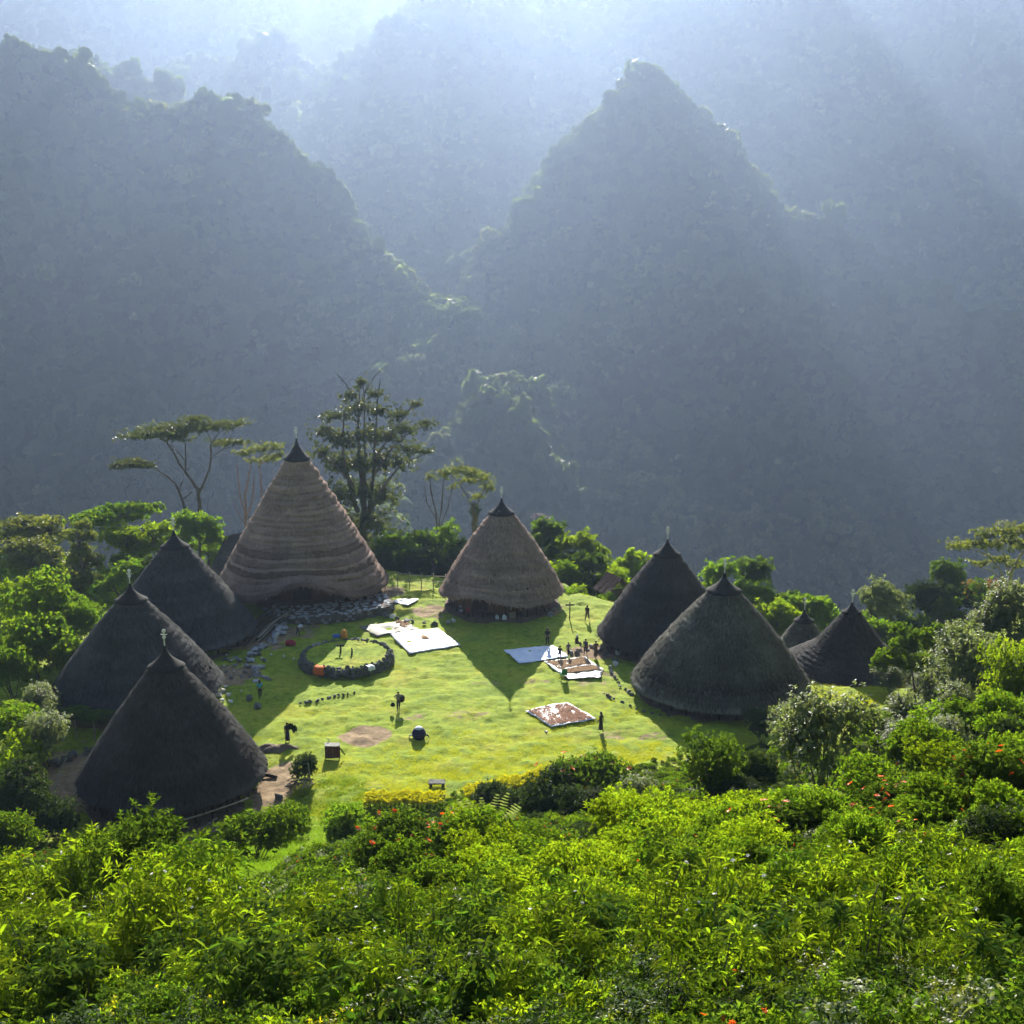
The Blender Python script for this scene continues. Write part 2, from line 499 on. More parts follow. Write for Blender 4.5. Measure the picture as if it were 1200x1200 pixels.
# ---- worn spots in the grass
BARE += [(at_z(427, 862).x, at_z(427, 862).y, 2.4, 2.0, 1.2), (at_z(322, 920).x, at_z(322, 920).y, 1.6, 4.5, 1.2), (at_z(312, 960).x, at_z(312, 960).y, 1.8, 3.5, 1.2),
         (at_z(590, 712).x, at_z(590, 712).y, 7, 5, .9), (at_z(505, 716).x, at_z(505, 716).y, 2.6, 2.6, .7), (at_z(700, 765).x, at_z(700, 765).y, 3.5, 2.0, .9),
         (at_z(270, 790).x, at_z(270, 790).y, 3.5, 3.5, .7), (at_z(300, 745).x, at_z(300, 745).y, 4.5, 5, .8), (at_z(765, 815).x, at_z(765, 815).y, 2.0, 3.0, .6), (at_z(455, 693).x, at_z(455, 693).y, 2, 3, .8)]
BARE += [(at_z(90, 905).x, at_z(90, 905).y, 6, 6, .75), (at_z(230, 985).x, at_z(230, 985).y, 7, 5, .8), (at_z(345, 738).x, at_z(345, 738).y, 4, 3, .55), (at_z(600, 800).x, at_z(600, 800).y, 5, 1.2, .42), (at_z(700, 800).x, at_z(700, 800).y, 3, 5, .42), (at_z(520, 840).x, at_z(520, 840).y, 6, 1.6, .42), (at_z(760, 860).x, at_z(760, 860).y, 7, 1.4, .45)]
build_ground()
build_mountains()
# ================================================================ HOUSES
def mat_thatch(name, dark, light, vscale=1.0, moss=None, glow=0.0, var=.12):
    m, nt, out = nodes_of(name)
    p = N(nt, 'ShaderNodeBsdfPrincipled', Roughness=0.95)
    p.inputs['Specular IOR Level'].default_value = 0.05
    tc = N(nt, 'ShaderNodeTexCoord')
    mp = N(nt, 'ShaderNodeMapping'); mp.inputs['Scale'].default_value = (5.0, 5.0, 0.7 * vscale)
    nt.links.new(tc.outputs['Object'], mp.inputs[0])
    n1 = N(nt, 'ShaderNodeTexNoise', Scale=1.0, Detail=6.0, Roughness=0.8); nt.links.new(mp.outputs[0], n1.inputs['Vector'])
    n2 = N(nt, 'ShaderNodeTexNoise', Scale=0.45, Detail=4.0, Roughness=0.6); nt.links.new(tc.outputs['Object'], n2.inputs['Vector'])
    g = N(nt, 'ShaderNodeNewGeometry')
    a = N(nt, 'ShaderNodeMath', operation='MULTIPLY_ADD'); nt.links.new(n2.outputs['Fac'], a.inputs[0]); a.inputs[1].default_value = 0.6; nt.links.new(n1.outputs['Fac'], a.inputs[2])
    b = N(nt, 'ShaderNodeMath', operation='MULTIPLY_ADD'); nt.links.new(g.outputs['Random Per Island'], b.inputs[0]); b.inputs[1].default_value = 0.48; nt.links.new(a.outputs[0], b.inputs[2])
    b2 = N(nt, 'ShaderNodeMath', operation='MULTIPLY'); nt.links.new(b.outputs[0], b2.inputs[0]); b2.inputs[1].default_value = 0.72
    r = ramp(nt, b2.outputs[0], [(0.56, dark), (0.80, [0.5 * (d + l) for d, l in zip(dark, light)]), (1.0, light)])
    last = r.outputs[0]
    oi = N(nt, 'ShaderNodeObjectInfo')
    mr = N(nt, 'ShaderNodeMapRange'); mr.inputs[3].default_value = 1 - var; mr.inputs[4].default_value = 1 + var
    hs = N(nt, 'ShaderNodeHueSaturation')
    nt.links.new(oi.outputs['Random'], mr.inputs[0]); nt.links.new(mr.outputs[0], hs.inputs['Value']); nt.links.new(last, hs.inputs['Color'])
    last = hs.outputs[0]
    if moss:
        n3 = N(nt, 'ShaderNodeTexNoise', Scale=0.35, Detail=5.0, Roughness=0.7); nt.links.new(tc.outputs['Object'], n3.inputs['Vector'])
        rm = ramp(nt, n3.outputs['Fac'], [(0.52, (0, 0, 0)), (0.70, (0.7, 0.7, 0.7))])
        mx = N(nt, 'ShaderNodeMix', data_type='RGBA'); nt.links.new(rm.outputs[0], mx.inputs[0]); nt.links.new(last, mx.inputs[6]); mx.inputs[7].default_value = rgba(moss)
        last = mx.outputs[2]
    nt.links.new(last, p.inputs['Base Color'])
    bp = N(nt, 'ShaderNodeBump', Strength=0.8, Distance=0.06)
    nt.links.new(n1.outputs['Fac'], bp.inputs['Height']); nt.links.new(bp.outputs[0], p.inputs['Normal'])
    if glow:
        tr = N(nt, 'ShaderNodeBsdfTranslucent'); tr.inputs[0].default_value = (0.50, 0.26, 0.12, 1)
        ms = N(nt, 'ShaderNodeMixShader'); ms.inputs[0].default_value = glow
        nt.links.new(p.outputs[0], ms.inputs[1]); nt.links.new(tr.outputs[0], ms.inputs[2]); nt.links.new(ms.outputs[0], out.inputs[0])
    else: nt.links.new(p.outputs[0], out.inputs[0])
    return m
TH_NEW = mat_thatch('thatch_brown', (0.115, 0.078, 0.058), (0.49, 0.355, 0.285), glow=.25, var=.12)
TH_BACK = mat_thatch('thatch_tan', (0.115, 0.082, 0.062), (0.47, 0.35, 0.285), glow=.22, var=.12)
TH_OLD = mat_thatch('thatch_black', (0.011, 0.0105, 0.011), (0.080, 0.077, 0.076), 0.8, moss=(0.026, 0.032, 0.018), glow=.05)
TH_OLD2 = mat_thatch('thatch_charcoal', (0.016, 0.0165, 0.018), (0.098, 0.098, 0.100), 0.8, moss=(0.038, 0.042, 0.030), glow=.05)
TH_GREY = mat_thatch('thatch_weathered', (0.014, 0.0135, 0.0125), (0.17, 0.165, 0.14), 0.6, moss=(0.038, 0.044, 0.028), glow=.05)
M_CAP = mat_plain('ijuk_fibre', (0.008, 0.008, 0.009), (0.022, 0.020, 0.019), scale=9, rough=0.95, bump=0.4)
M_FIN = mat_plain('finial_pale', (0.45, 0.45, 0.42), (0.62, 0.62, 0.6), rough=0.5)
M_WOOD = mat_plain('old_board', (0.09, 0.045, 0.025), (0.17, 0.09, 0.05), scale=3, rough=0.9, bump=0.3)
M_DARKWOOD = mat_plain('dark_post', (0.03, 0.022, 0.016), (0.06, 0.045, 0.03), scale=4, rough=0.9, bump=0.3)
M_BAMBOO = mat_plain('dry_bamboo', (0.22, 0.19, 0.13), (0.34, 0.30, 0.21), scale=3, rough=0.7)
M_DOOR = mat_plain('door_black', (0.012, 0.010, 0.009), (0.03, 0.022, 0.018), rough=0.8)
M_EARTH = mat_plain('packed_earth', (0.08, 0.06, 0.045), (0.17, 0.125, 0.085), scale=1.2, rough=0.95, bump=0.5, bscale=6)

def house(cx, cy, rpx, apex_y, ze, label, thatch, courses=18, lift=None, zb=None, conv=0.28, flare=None, posts=True, front=None,
          frag=1.0, name='thatched_house', c=None, R0=None, plinth_f=.97):
    """round house under a cone of thatch; every course of thatch, every post and every board is its own part"""
    r = np.random.default_rng(int(cx * 7 + cy))
    if c is None: c = at_z(cx, cy, ze)
    Rr = R0 if R0 else rpx * mpp(c)
    g = gz(c.x, c.y) if zb is None else zb
    ztip = at_y(cx, apex_y, c.y).z
    h = ztip - ze                                   # eave to tip of the cap
    H = ze - g
    t = empty(name, (c.x, c.y, g))
    tag(t, label, 'house', 'thatched cone houses of the village')
    hc = h * 0.965                                   # where the straight cone would close
    def rad(s):                                     # s 0 eave .. 1 top
        if flare and s < flare[0]: return Rr * (1 + (flare[1] - 1) * s / flare[0])
        if flare:
            u = (s - flare[0]) / (1 - flare[0])
            return Rr * flare[1] * (1 - u) * (1 + conv * u)
        return Rr * (1 - s) * (1 + conv * s)
    def eave(w):                                    # local rise of the eave
        if not lift: return 0.0
        out = 0.0
        for (w0, dw, amt) in lift:
            d = (w - w0 + math.pi) % (2 * math.pi) - math.pi
            out += amt * math.exp(-(d / dw) ** 2) if abs(d) < 3 * dw else 0
        return out
    # body of the roof under the courses
    prof_n = 22; seg = 72
    mb = MB(); V = []; Fc = []
    for i in range(prof_n):
        s = i / (prof_n - 1) * 0.93
        for k in range(seg):
            w = 2 * math.pi * k / seg
            zz = H + s * hc + eave(w) * (1 - s) ** 8
            rr = max(rad(s) - 0.16, 0.05)
            V.append((rr * math.cos(w), rr * math.sin(w), zz))
    for i in range(prof_n - 1):
        for k in range(seg):
            k2 = (k + 1) % seg
            Fc.append((i * seg + k, i * seg + k2, (i + 1) * seg + k2, (i + 1) * seg + k))
    mb.add(V, Fc)
    roof = mb.build('roof', thatch, t, True)
    roof['label'] = 'thatch cone laid in ring courses'
    # courses
    smax = 0.935 if frag > 1.2 else 0.915
    edges = np.linspace(0, 1, courses + 1) ** 0.94 * smax
    edges[1:-1] += r.uniform(-.28, .28, courses - 1) * smax / courses
    ph = r.uniform(0, 6.28, 4)
    for i in range(courses):
        s0, s1 = edges[i], edges[i + 1] + 0.012
        r0 = rad(s0)
        n = max(28, int(2 * math.pi * r0 / 0.30))
        w = np.linspace(0, 2 * np.pi, n, endpoint=False) + r.uniform(-0.4, 0.4, n) * 2 * np.pi / n
        wav = 0.05 * np.sin(2 * w + ph[0] + i * .7) + 0.07 * np.sin(5 * w + ph[1] + i * 2.3) + 0.06 * np.sin(11 * w + ph[2] + i * 2.1)
        lf = np.array([eave(a) for a in w])
        drop = r.uniform(-0.08, 0.16, n) * frag
        bulge = (0.05 + (0.17 if frag > 1 else 0.10) * frag + r.uniform(-0.05, 0.07, n)) * (1.0 if i else 1.6) + 0.05 * np.sin(3 * w + ph[3] + i * 1.9) 
        zb0 = H + s0 * hc + lf * (1 - s0) ** 8 - drop + wav * (0.45 if i else 0.5) * frag
        zm = H + (s0 * 0.55 + s1 * 0.45) * hc + lf * (1 - s0) ** 8 + wav * 0.45 * frag
        zt = H + s1 * hc + lf * (1 - s1) ** 8 + wav * 0.3 * frag
        rb, rm, rt = rad(s0) + bulge, rad(s0 * 0.55 + s1 * 0.45) + bulge * 0.75, np.maximum(rad(s1) - 0.06, 0.05)
        rin = rad(s0) - 0.12
        rows = [(rin * np.ones(n), zb0 + 0.05), (rb - 0.05, zb0 - 0.03), (rb, zb0 + 0.07), (rm, zm), (rt * np.ones(n), zt)]
        V = np.concatenate([np.stack([q * np.cos(w), q * np.sin(w), z + np.zeros(n)], 1) for q, z in rows])
        k = np.arange(n); k2 = (k + 1) % n
        Fc = np.concatenate([np.stack([j * n + k, j * n + k2, (j + 1) * n + k2, (j + 1) * n + k], 1) for j in range(4)])
        # loose straws
        m = int(n * 3.2)
        a = r.uniform(0, 2 * np.pi, m); f = r.uniform(0.0, 0.9, m)
        lf2 = np.array([eave(q) for q in a])
        ss = s0 + (s1 - s0) * f
        rr = np.array([rad(q) for q in ss]) + 0.10 + r.uniform(0.0, 0.07, m)
        wv = 0.05 * np.sin(2 * a + ph[0] + i * .7) + 0.07 * np.sin(5 * a + ph[1] + i * 2.3) + 0.06 * np.sin(11 * a + ph[2] + i * 2.1)
        zz = H + ss * hc + lf2 * (1 - ss) ** 8 + wv * 0.45 * frag
        L = r.uniform(0.2, 0.55, m); wd = r.uniform(0.02, 0.06, m)
        slope = math.atan2(Rr, hc)
        er = np.stack([np.cos(a), np.sin(a), 0 * a], 1); et = np.stack([-np.sin(a), np.cos(a), 0 * a], 1)
        dn = er * math.sin(slope) + np.array([0, 0, -1.0]) * math.cos(slope) + er * r.uniform(0.0, 0.25, (m, 1)) + et * r.normal(0, .18, (m, 1))
        p0 = er * rr[:, None]; p0[:, 2] = zz
        p1 = p0 + dn * L[:, None]
        SV = np.stack([p0 - et * wd[:, None], p0 + et * wd[:, None], p1 + et * wd[:, None] * .5, p1 - et * wd[:, None] * .5], 1).reshape(-1, 3)
        q = np.arange(m)[:, None] * 4 + np.arange(4)[None, :] + len(V)
        link('thatch_course', mesh_np('thatch_course', np.concatenate([V, SV]), np.concatenate([Fc, q]), [thatch]), roof)
    # cap of black palm fibre, drawn out to a spike
    zc = H + smax * 0.955 * hc; rc = rad(smax * 0.94) + 0.24 + .08 * frag
    zt = H + h
    prof = [(rc * 0.9, zc - 0.12), (rc, zc)]
    for j in range(1, 9):
        u = j / 8
        prof.append((0.10 + (rc - 0.10) * (1 - u) ** 1.9, zc + (zt - zc) * u))
    prof += [(0.10, zt + 0.02), (0.0, zt + 0.03)]
    mb = MB(); mb.lathe(prof, 20); cap = mb.build('roof_cap', M_CAP, t, True)
    # finial
    mb = MB()
    mb.lathe([(0.05, zt), (0.05, zt + 0.55), (0.13, zt + 0.62), (0.13, zt + 0.72), (0.045, zt + 0.80), (0.045, zt + 1.0), (0.11, zt + 1.06), (0.15, zt + 1.16), (0.10, zt + 1.27), (0.0, zt + 1.32)], 10)
    mb.tube([(-0.24, 0, zt + 0.93), (-0.16, 0, zt + 0.88), (0.16, 0, zt + 0.88), (0.24, 0, zt + 0.93)], 0.035, 5)
    mb.build('finial', M_FIN, t, True)
    # low ring of boards and posts under the eave
    rw = Rr * (0.80 if plinth_f > .9 else .60)
    zr = H + 0.18 * hc
    plinth = MB(); plinth.lathe([(Rr * plinth_f, -0.4), (Rr * (plinth_f - .02), 0.10), (Rr * (plinth_f - .07), 0.16), (0.01, 0.17)], 40)
    plinth.build('earth_floor', M_EARTH, t)
    if posts:
        fl = MB(); fl.lathe([(rw, H * 0.45), (rw + 0.05, H * 0.45 + 0.02), (rw + 0.05, H * 0.45 + 0.10), (0.01, H * 0.45 + 0.12)], 40); fl.build('floor_deck', M_WOOD, t)
        nb = 30
        fm = front if front is not None else -math.pi / 2
        bmesh_b = MB(); bw = rw * 2 * math.pi / 56
        zlo, zhi = H * 0.45 + 0.1, zr
        bmesh_b.box((0, 0, (zlo + zhi) / 2), (0.05, bw * 0.94, zhi - zlo)); bme = bmesh_b.mesh('board', [M_WOOD])
        pm = MB(); pm.tube([(0, 0, -0.3), (0, 0, zr)], [0.10, 0.085], 7); pme = pm.mesh('post', [M_DARKWOOD])
        for k in range(nb):
            w = fm + (k - nb / 2 + 0.5) * 2 * math.pi / 56
            if abs(k - nb / 2 + 0.5) < 1.6: continue
            b = link('board', bme, t); b.location = (rw * math.cos(w), rw * math.sin(w), r.uniform(-.03, .03)); b.rotation_euler.z = w
        for k in range(14 if plinth_f > .9 else 0):
            w = fm + (k - 6.5) * 0.21
            b = link('post', pme, t); b.location = (rw * 1.10 * math.cos(w), rw * 1.10 * math.sin(w), 0)
        d = MB(); d.box((0, 0, (zlo + zhi) / 2), (0.05, bw * 3.0, zhi - zlo))
        dd = d.build('door', M_DOOR, t); dd.location = ((rw - 0.06) * math.cos(fm), (rw - 0.06) * math.sin(fm), 0); dd.rotation_euler.z = fm
        for s in (-1, 1):
            fr = MB(); fr.box((0.02, s * bw * 1.62, (zlo + zhi) / 2), (0.09, 0.12, zhi - zlo + .04)); fr.build('door_jamb', M_WOOD, dd)
    return t, c, Rr, h

F_ = -math.pi / 2
HMAIN = house(354, 681, 97, 514, 1.9, 'tallest brown thatched cone house, behind the paved stone terrace', TH_NEW, 28, lift=[(F_ + 0.16, 0.44, 2.3)], zb=0.9, front=F_ + 0.16, conv=0.06, frag=1.25, plinth_f=.66)[1]
HBACK = house(588, 691, 70.5, 584, 1.7, 'tan thatched cone house between the white sheet and the dark tall trees', TH_BACK, 24, lift=[(F_ - 0.45, 0.45, 1.0)], front=F_ - 0.45, conv=0.30)[1]
house(211, 737, 87, 622, 1.1, 'charcoal thatched cone house just left of the tallest brown house', TH_OLD2, 20, conv=0.16, front=F_ + 0.5, frag=0.45)
house(161, 803, 97, 684, 1.1, 'charcoal thatched cone house behind the nearest black one, two tree ferns at its foot', TH_OLD2, 20, conv=0.18, front=F_ + 0.5, frag=0.45)
HNEAR = house(203, 905, 106, 757, 1.0, 'nearest black thatched cone house with bamboo poles at its eave', TH_OLD, 20, conv=0.22, front=F_ + 0.4, zb=-0.6, frag=0.45)[1]
house(779, 742, 77, 632, 1.2, 'black thatched cone house beyond the brown grain sheets, family at its eave', TH_OLD, 20, conv=0.24, front=F_ - 0.7, frag=0.8)
house(844, 797, 102, 672, 1.0, 'widest weathered thatched cone house, low by the clipped bush', TH_GREY, 22, conv=0.24, front=F_ - 0.9, frag=.55)
def house_at(px, tip_y, Y, ze, Rm, label, thatch, **kw):
    c = at_y(px, tip_y, Y); c.z = ze
    return house(px, tip_y, 0, tip_y, ze, label, thatch, c=c, R0=Rm, **kw)
house_at(943, 715, 124, -4.8, 4.3, 'smallest thatched cone house, peeping out behind the widest one', TH_GREY, courses=14, conv=0.25, posts=False, zb=-5.2)
house_at(999, 706, 116, -0.4, 6.0, 'black thatched house with a steep cone above a wide skirt roof, rightmost of all houses', TH_OLD, courses=20, conv=0.10, flare=(0.33, 0.50), frag=.35, posts=False, zb=-1.4)
def behind_house():
    """hipped thatch roof half hidden behind the tallest house"""
    Y = 160.0
    a, b = at_y(264, 629, Y), at_y(296, 622, Y)
    e0, e1 = at_y(243, 676, Y - 4), at_y(316, 676, Y - 4)
    t = empty('hip_roof_house', (a.x + 2, Y, e0.z - 2.0))
    o = Vector(t.location)
    tag(t, 'dark hipped thatch roof half hidden behind the tallest brown house', 'house')
    dv = Y - 4 - e0.y
    yb = Y + 4.5
    A, B = a - o, b - o
    E = [e0 - o, e1 - o, Vector((e1.x, yb, e1.z)) - o, Vector((e0.x, yb, e0.z)) - o]
    rows = 9
    roof = MB()
    def lerp(p, q, s): return p + (q - p) * s
    for i in range(rows):
        s0, s1 = i / rows, (i + 1) / rows + 0.02
        mb = MB()
        for (p, q, u, v) in ((E[0], E[1], A, B), (E[1], E[2], B, B), (E[2], E[3], B, A), (E[3], E[0], A, A)):
            n = 14
            V = []
            for k in range(n + 1):
                f = k / n
                base = lerp(p, q, f); top = lerp(u, v, f)
                bo = lerp(base, top, s0); to = lerp(base, top, s1)
                V += [bo + Vector((random.uniform(-.05, .05), random.uniform(-.05, .05), random.uniform(-.06, .06) + 0.10)), to]
            mb.add(V, [(2 * k, 2 * k + 2, 2 * k + 3, 2 * k + 1) for k in range(n)])
        if i == 0: rf = mb.build('roof', TH_OLD2, t)
        else: mb.build('thatch_course', TH_OLD2, rf)
    w = MB(); w.box((0.5 * (E[0].x + E[1].x), 0.5 * (E[0].y + E[2].y), 0.6), (abs(E[1].x - E[0].x) * .8, 6.5, 2.6)); w.build('wall', M_WOOD, t)
behind_house()
def shed():
    Y = 141.0
    p = at_y(716, 690, Y)
    t = empty('shed', (p.x + .6, Y, gz(p.x, Y) - .6), .5); t.scale = (.85, .85, .85)
    tag(t, 'small lean shed with a rusty brown roof behind the black house', 'shed')
    M_RUST = mat_plain('rusty_roof', (0.06, 0.035, 0.025), (0.20, 0.11, 0.07), scale=2.5, rough=0.8, bump=0.3)
    zr = at_y(708, 664, Y).z - t.location.z; ze = at_y(722, 684, Y).z - t.location.z
    n = 7
    for s in (-1, 1):
        rf = None
        for k in range(n):
            y0 = -1.8 + 3.6 * k / n
            mb = MB(); V = []
            zz = random.uniform(-0.03, 0.03)
            for (y, z) in ((y0, zr + zz), (y0 + 3.6 / n * 1.03, zr + zz + .03)):
                V += [(-0.3, y, z), (s * 2.3 - 0.3, y, ze + zz)]
            V += [(v[0], v[1], v[2] - 0.06) for v in V]
            mb.add(V, [(0, 1, 3, 2), (4, 6, 7, 5), (0, 4, 5, 1), (2, 3, 7, 6), (1, 5, 7, 3), (0, 2, 6, 4)])
            if rf is None: rf = mb.build('roof', M_RUST, t)
            else: mb.build('roof_sheet', M_RUST, rf)
    for x in (-2.2, 1.6):
        for y in (-1.6, 1.6):
            mb = MB(); mb.tube([(x, y, -0.3), (x, y, ze + .1)], 0.07, 6); mb.build('post', M_BAMBOO, t)
    mb = MB(); mb.box((-0.3, -1.2, ze * 0.55), (3.4, 0.06, ze * 1.1)); mb.build('wall', M_DARKWOOD, t)
    for k in range(3):
        mb = MB(); mb.tube([(-1.6 + k * 0.5, -1.9, 0.0), (0.6 + k * 0.4, -1.7, zr * 0.85)], 0.045, 5); mb.build('pole', M_BAMBOO, t)
t_ = shed()
# bamboo poles along the eave of the nearest house
def bamboo(p, q, r, label, group='bamboo poles about the houses'):
    mb = MB()
    p, q = Vector(p), Vector(q); L = (q - p).length; n = max(3, int(L / 0.5))
    pts = []; rad = []
    for k in range(n):
        for e in (0.02, 0.5, 0.98):
            f = (k + e) / n
            pts.append(p + (q - p) * f + Vector((0, 0, -0.05 * L / 4 * math.sin(math.pi * f)))); rad.append(r * (1.18 if e != 0.5 else 1.0))
    mb.tube(pts, rad, 6)
    o = mb.build('bamboo_pole', M_BAMBOO); tag(o, label, 'bamboo pole', group)
    return o
hz_ = HNEAR.z - 0.25
def ring(w, f, z): return (HNEAR.x + 7.3 * f * math.cos(w), HNEAR.y + 7.3 * f * math.sin(w), z)
bamboo(ring(-1.35, 1.04, hz_ - .15), ring(-0.55, 1.04, hz_ + 0.1), 0.055, 'pale bamboo rail tied along the eave of the nearest black house')
bamboo(ring(-1.25, 1.02, -0.9), ring(-0.95, 1.12, hz_ - .1), 0.04, 'thin bamboo prop leaning under the eave rail of the nearest house')
bamboo(ring(-0.75, 1.02, -0.7), ring(-0.62, 1.2, hz_ - .2), 0.04, 'short bamboo prop at the right end of the eave rail')
a_, b_ = hit(60, 932), at_y(78, 888, hit(60, 932).y + 1.5)
bamboo(a_, b_, 0.06, 'pale leaning pole in the shade beside the nearest black house')
a_, b_ = hit(16, 850), at_y(52, 818, hit(16, 850).y + 1.0)
bamboo(a_, b_, 0.11, 'thick pale trunk leaning among bushes at the far left edge')
a_, b_ = hit(62, 830), at_y(68, 808, hit(62, 830).y + 1.0)
bamboo(a_, b_, 0.10, 'short stake standing at the left eave of the house with tree ferns')

# ================================================================ STONE
M_STONE = mat_plain('basalt', (0.045, 0.048, 0.040), (0.16, 0.16, 0.145), scale=2.2, rough=0.9, bump=0.5, bscale=9)
M_STONE_P = mat_plain('pale_stone', (0.14, 0.14, 0.135), (0.31, 0.31, 0.30), scale=2.0, rough=0.9, bump=0.4, bscale=9)
M_STONE_W = mat_plain('chalky_stone', (0.45, 0.43, 0.38), (0.68, 0.66, 0.60), scale=2.0, rough=0.9, bump=0.3)
def stone_mesh(seed, mat, flat=1.0, n=11):
    r = np.random.default_rng(seed)
    bm = bmesh.new()
    for _ in range(n):
        d = r.normal(size=3); d /= np.linalg.norm(d)
        d *= r.uniform(0.85, 1.05); d[2] *= flat
        d = np.sign(d) * np.abs(d) ** 0.75 * 0.5
        bm.verts.new(d)
    bmesh.ops.convex_hull(bm, input=bm.verts)
    for v in [v for v in bm.verts if not v.link_faces]: bm.verts.remove(v)
    bmesh.ops.bevel(bm, geom=bm.edges[:], offset=0.03, segments=1, affect='EDGES')
    bmesh.ops.recalc_face_normals(bm, faces=bm.faces)
    me = bpy.data.meshes.new('stone'); bm.to_mesh(me); bm.free()
    me.materials.append(mat)
    return me
ST_D = [stone_mesh(i, M_STONE) for i in range(7)]
ST_P = [stone_mesh(20 + i, M_STONE_P) for i in range(5)]
M_PAVE = mat_plain('paving_grey', (0.25, 0.26, 0.27), (0.46, 0.47, 0.48), scale=1.2, rough=.85, bump=.3)
ST_F = [stone_mesh(40 + i, M_PAVE, 0.7, 13) for i in range(6)]
ST_W = [stone_mesh(60 + i, M_STONE_W) for i in range(4)]
def stone(me, loc, s, parent=None, rz=None, name='stone'):
    o = link(name, me, parent)
    o.location = loc
    o.scale = s if hasattr(s, '__len__') else (s, s, s)
    o.rotation_euler = (random.uniform(-.15, .15), random.uniform(-.15, .15), random.uniform(0, 6.28) if rz is None else rz)
    return o

def stone_ring():
    c = at_z(406, 767, 0.75); Rr = 54 * mpp(c)
    t = empty('stone_altar', (c.x, c.y, 0)); tag(t, 'round altar of dark piled stones filled with bright grass', 'stone ring')
    n = int(2 * math.pi * Rr / 0.58)
    for row in range(3):
        for k in range(n):
            w = 2 * math.pi * (k + 0.5 * (row % 2)) / n + random.uniform(-.02, .02)
            rr = Rr - 0.08 * row + random.uniform(-.07, .07)
            s = random.uniform(0.85, 1.15)
            stone(random.choice(ST_D), (rr * math.cos(w), rr * math.sin(w), 0.16 + 0.28 * row + random.uniform(-.04, .06)),
                  (0.62 * s, 0.62 * s, 0.42 * s * random.uniform(.85, 1.2)), t, w)
    for k in range(44):
        w = 2 * math.pi * k / 44 + random.uniform(-.05, .05)
        stone(random.choice(ST_D + ST_P[:2]), ((Rr - .35) * math.cos(w), (Rr - .35) * math.sin(w), 0.86 + random.uniform(-.08, .1)), random.uniform(.35, .6), t)
    # turf
    V = [(0, 0, 0.86)]; Fc = []; rows, seg = 12, 48
    for i in range(1, rows + 1):
        for k in range(seg):
            w = 2 * math.pi * k / seg; q = (Rr - 0.25) * i / rows
            x, y = q * math.cos(w), q * math.sin(w)
            V.append((x, y, 0.84 + 0.10 * float(fbm(x * 1.5, y * 1.5, 5, 3)) - (0.12 if i == rows else 0)))
    for k in range(seg): Fc.append((0, 1 + k, 1 + (k + 1) % seg))
    for i in range(rows - 1):
        for k in range(seg):
            k2 = (k + 1) % seg
            Fc.append((1 + i * seg + k, 1 + i * seg + seg + k, 1 + i * seg + seg + k2, 1 + i * seg + k2))
    mb = MB(); mb.add(V, Fc); mb.build('turf', GRASS_M, t)
    for k, (dx, dy, hh) in enumerate(((-0.6, 0.3, 0.75), (0.5, 0.1, 0.55), (0.55, -0.4, 0.45))):
        mb = MB(); mb.tube([(dx, dy, 0.75), (dx + .03, dy, 0.85 + hh * .5), (dx, dy, 0.85 + hh)], [0.10, 0.09, 0.05], 6)
        if k == 0: mb.tube([(dx - .35, dy, 0.8 + hh), (dx + .35, dy, 0.82 + hh)], 0.10, 6)
        mb.build('offering_post', M_DARKWOOD, t)
    return c, Rr
ALTAR = stone_ring()
def poly_point(P, x, y):
    ins = False
    for i in range(len(P)):
        a, b = P[i], P[i - 1]
        if (a[1] > y) != (b[1] > y) and x < (b[0] - a[0]) * (y - a[1]) / (b[1] - a[1]) + a[0]: ins = not ins
    return ins
def terrace():
    zt = 1.0
    pts = [at_z(px, py, zt) for px, py in ((318, 712), (330, 718), (343, 723), (372, 722), (402, 718), (428, 714), (456, 709), (462, 703), (440, 690), (380, 672), (330, 680))]
    c = sum(pts, Vector()) / len(pts)
    t = empty('stone_terrace', (c.x, c.y, 0)); tag(t, 'paved dry stone terrace in front of the tallest brown house', 'terrace')
    P = [(p.x - c.x, p.y - c.y) for p in pts]
    mb = MB(); n = len(P)
    mb.add([(x, y, -0.2) for x, y in P] + [(x, y, zt - 0.12) for x, y in P], [tuple(range(2 * n - 1, n - 1, -1))[::-1]] + [(i, (i + 1) % n, n + (i + 1) % n, n + i) for i in range(n)])
    mb.build('rubble_core', M_EARTH, t)
    # face stones on the side towards the lawn
    cnt = 0
    for i in range(0, 7):
        a, b = Vector(P[i]), Vector(P[i + 1]); L = (b - a).length
        for row in range(3):
            k = max(1, int(L / 0.62))
            for j in range(k):
                q = a + (b - a) * ((j + 0.5 + 0.4 * (row % 2)) / (k + 0.4))
                stone(random.choice(ST_D + ST_P), (q.x + random.uniform(-.06, .06), q.y + random.uniform(-.06, .06) - .04, 0.17 + 0.32 * row), (0.66, 0.58, 0.40), t); cnt += 1
    # paving
    tries = 0; got = []
    while tries < 5000 and len(got) < 190 and cnt + len(got) < 296:
        tries += 1
        x = random.uniform(min(p[0] for p in P), max(p[0] for p in P)); y = random.uniform(min(p[1] for p in P), 4.5)
        if not poly_point(P, x, y): continue
        if any((x - u) ** 2 + (y - v) ** 2 < 0.50 ** 2 for u, v in got): continue
        got.append((x, y))
        stone(random.choice(ST_F), (x, y, zt - 0.12 + random.uniform(-.02, .04)), (random.uniform(.65, .95), random.uniform(.5, .7), 0.30), t, name='paving_stone')
terrace()
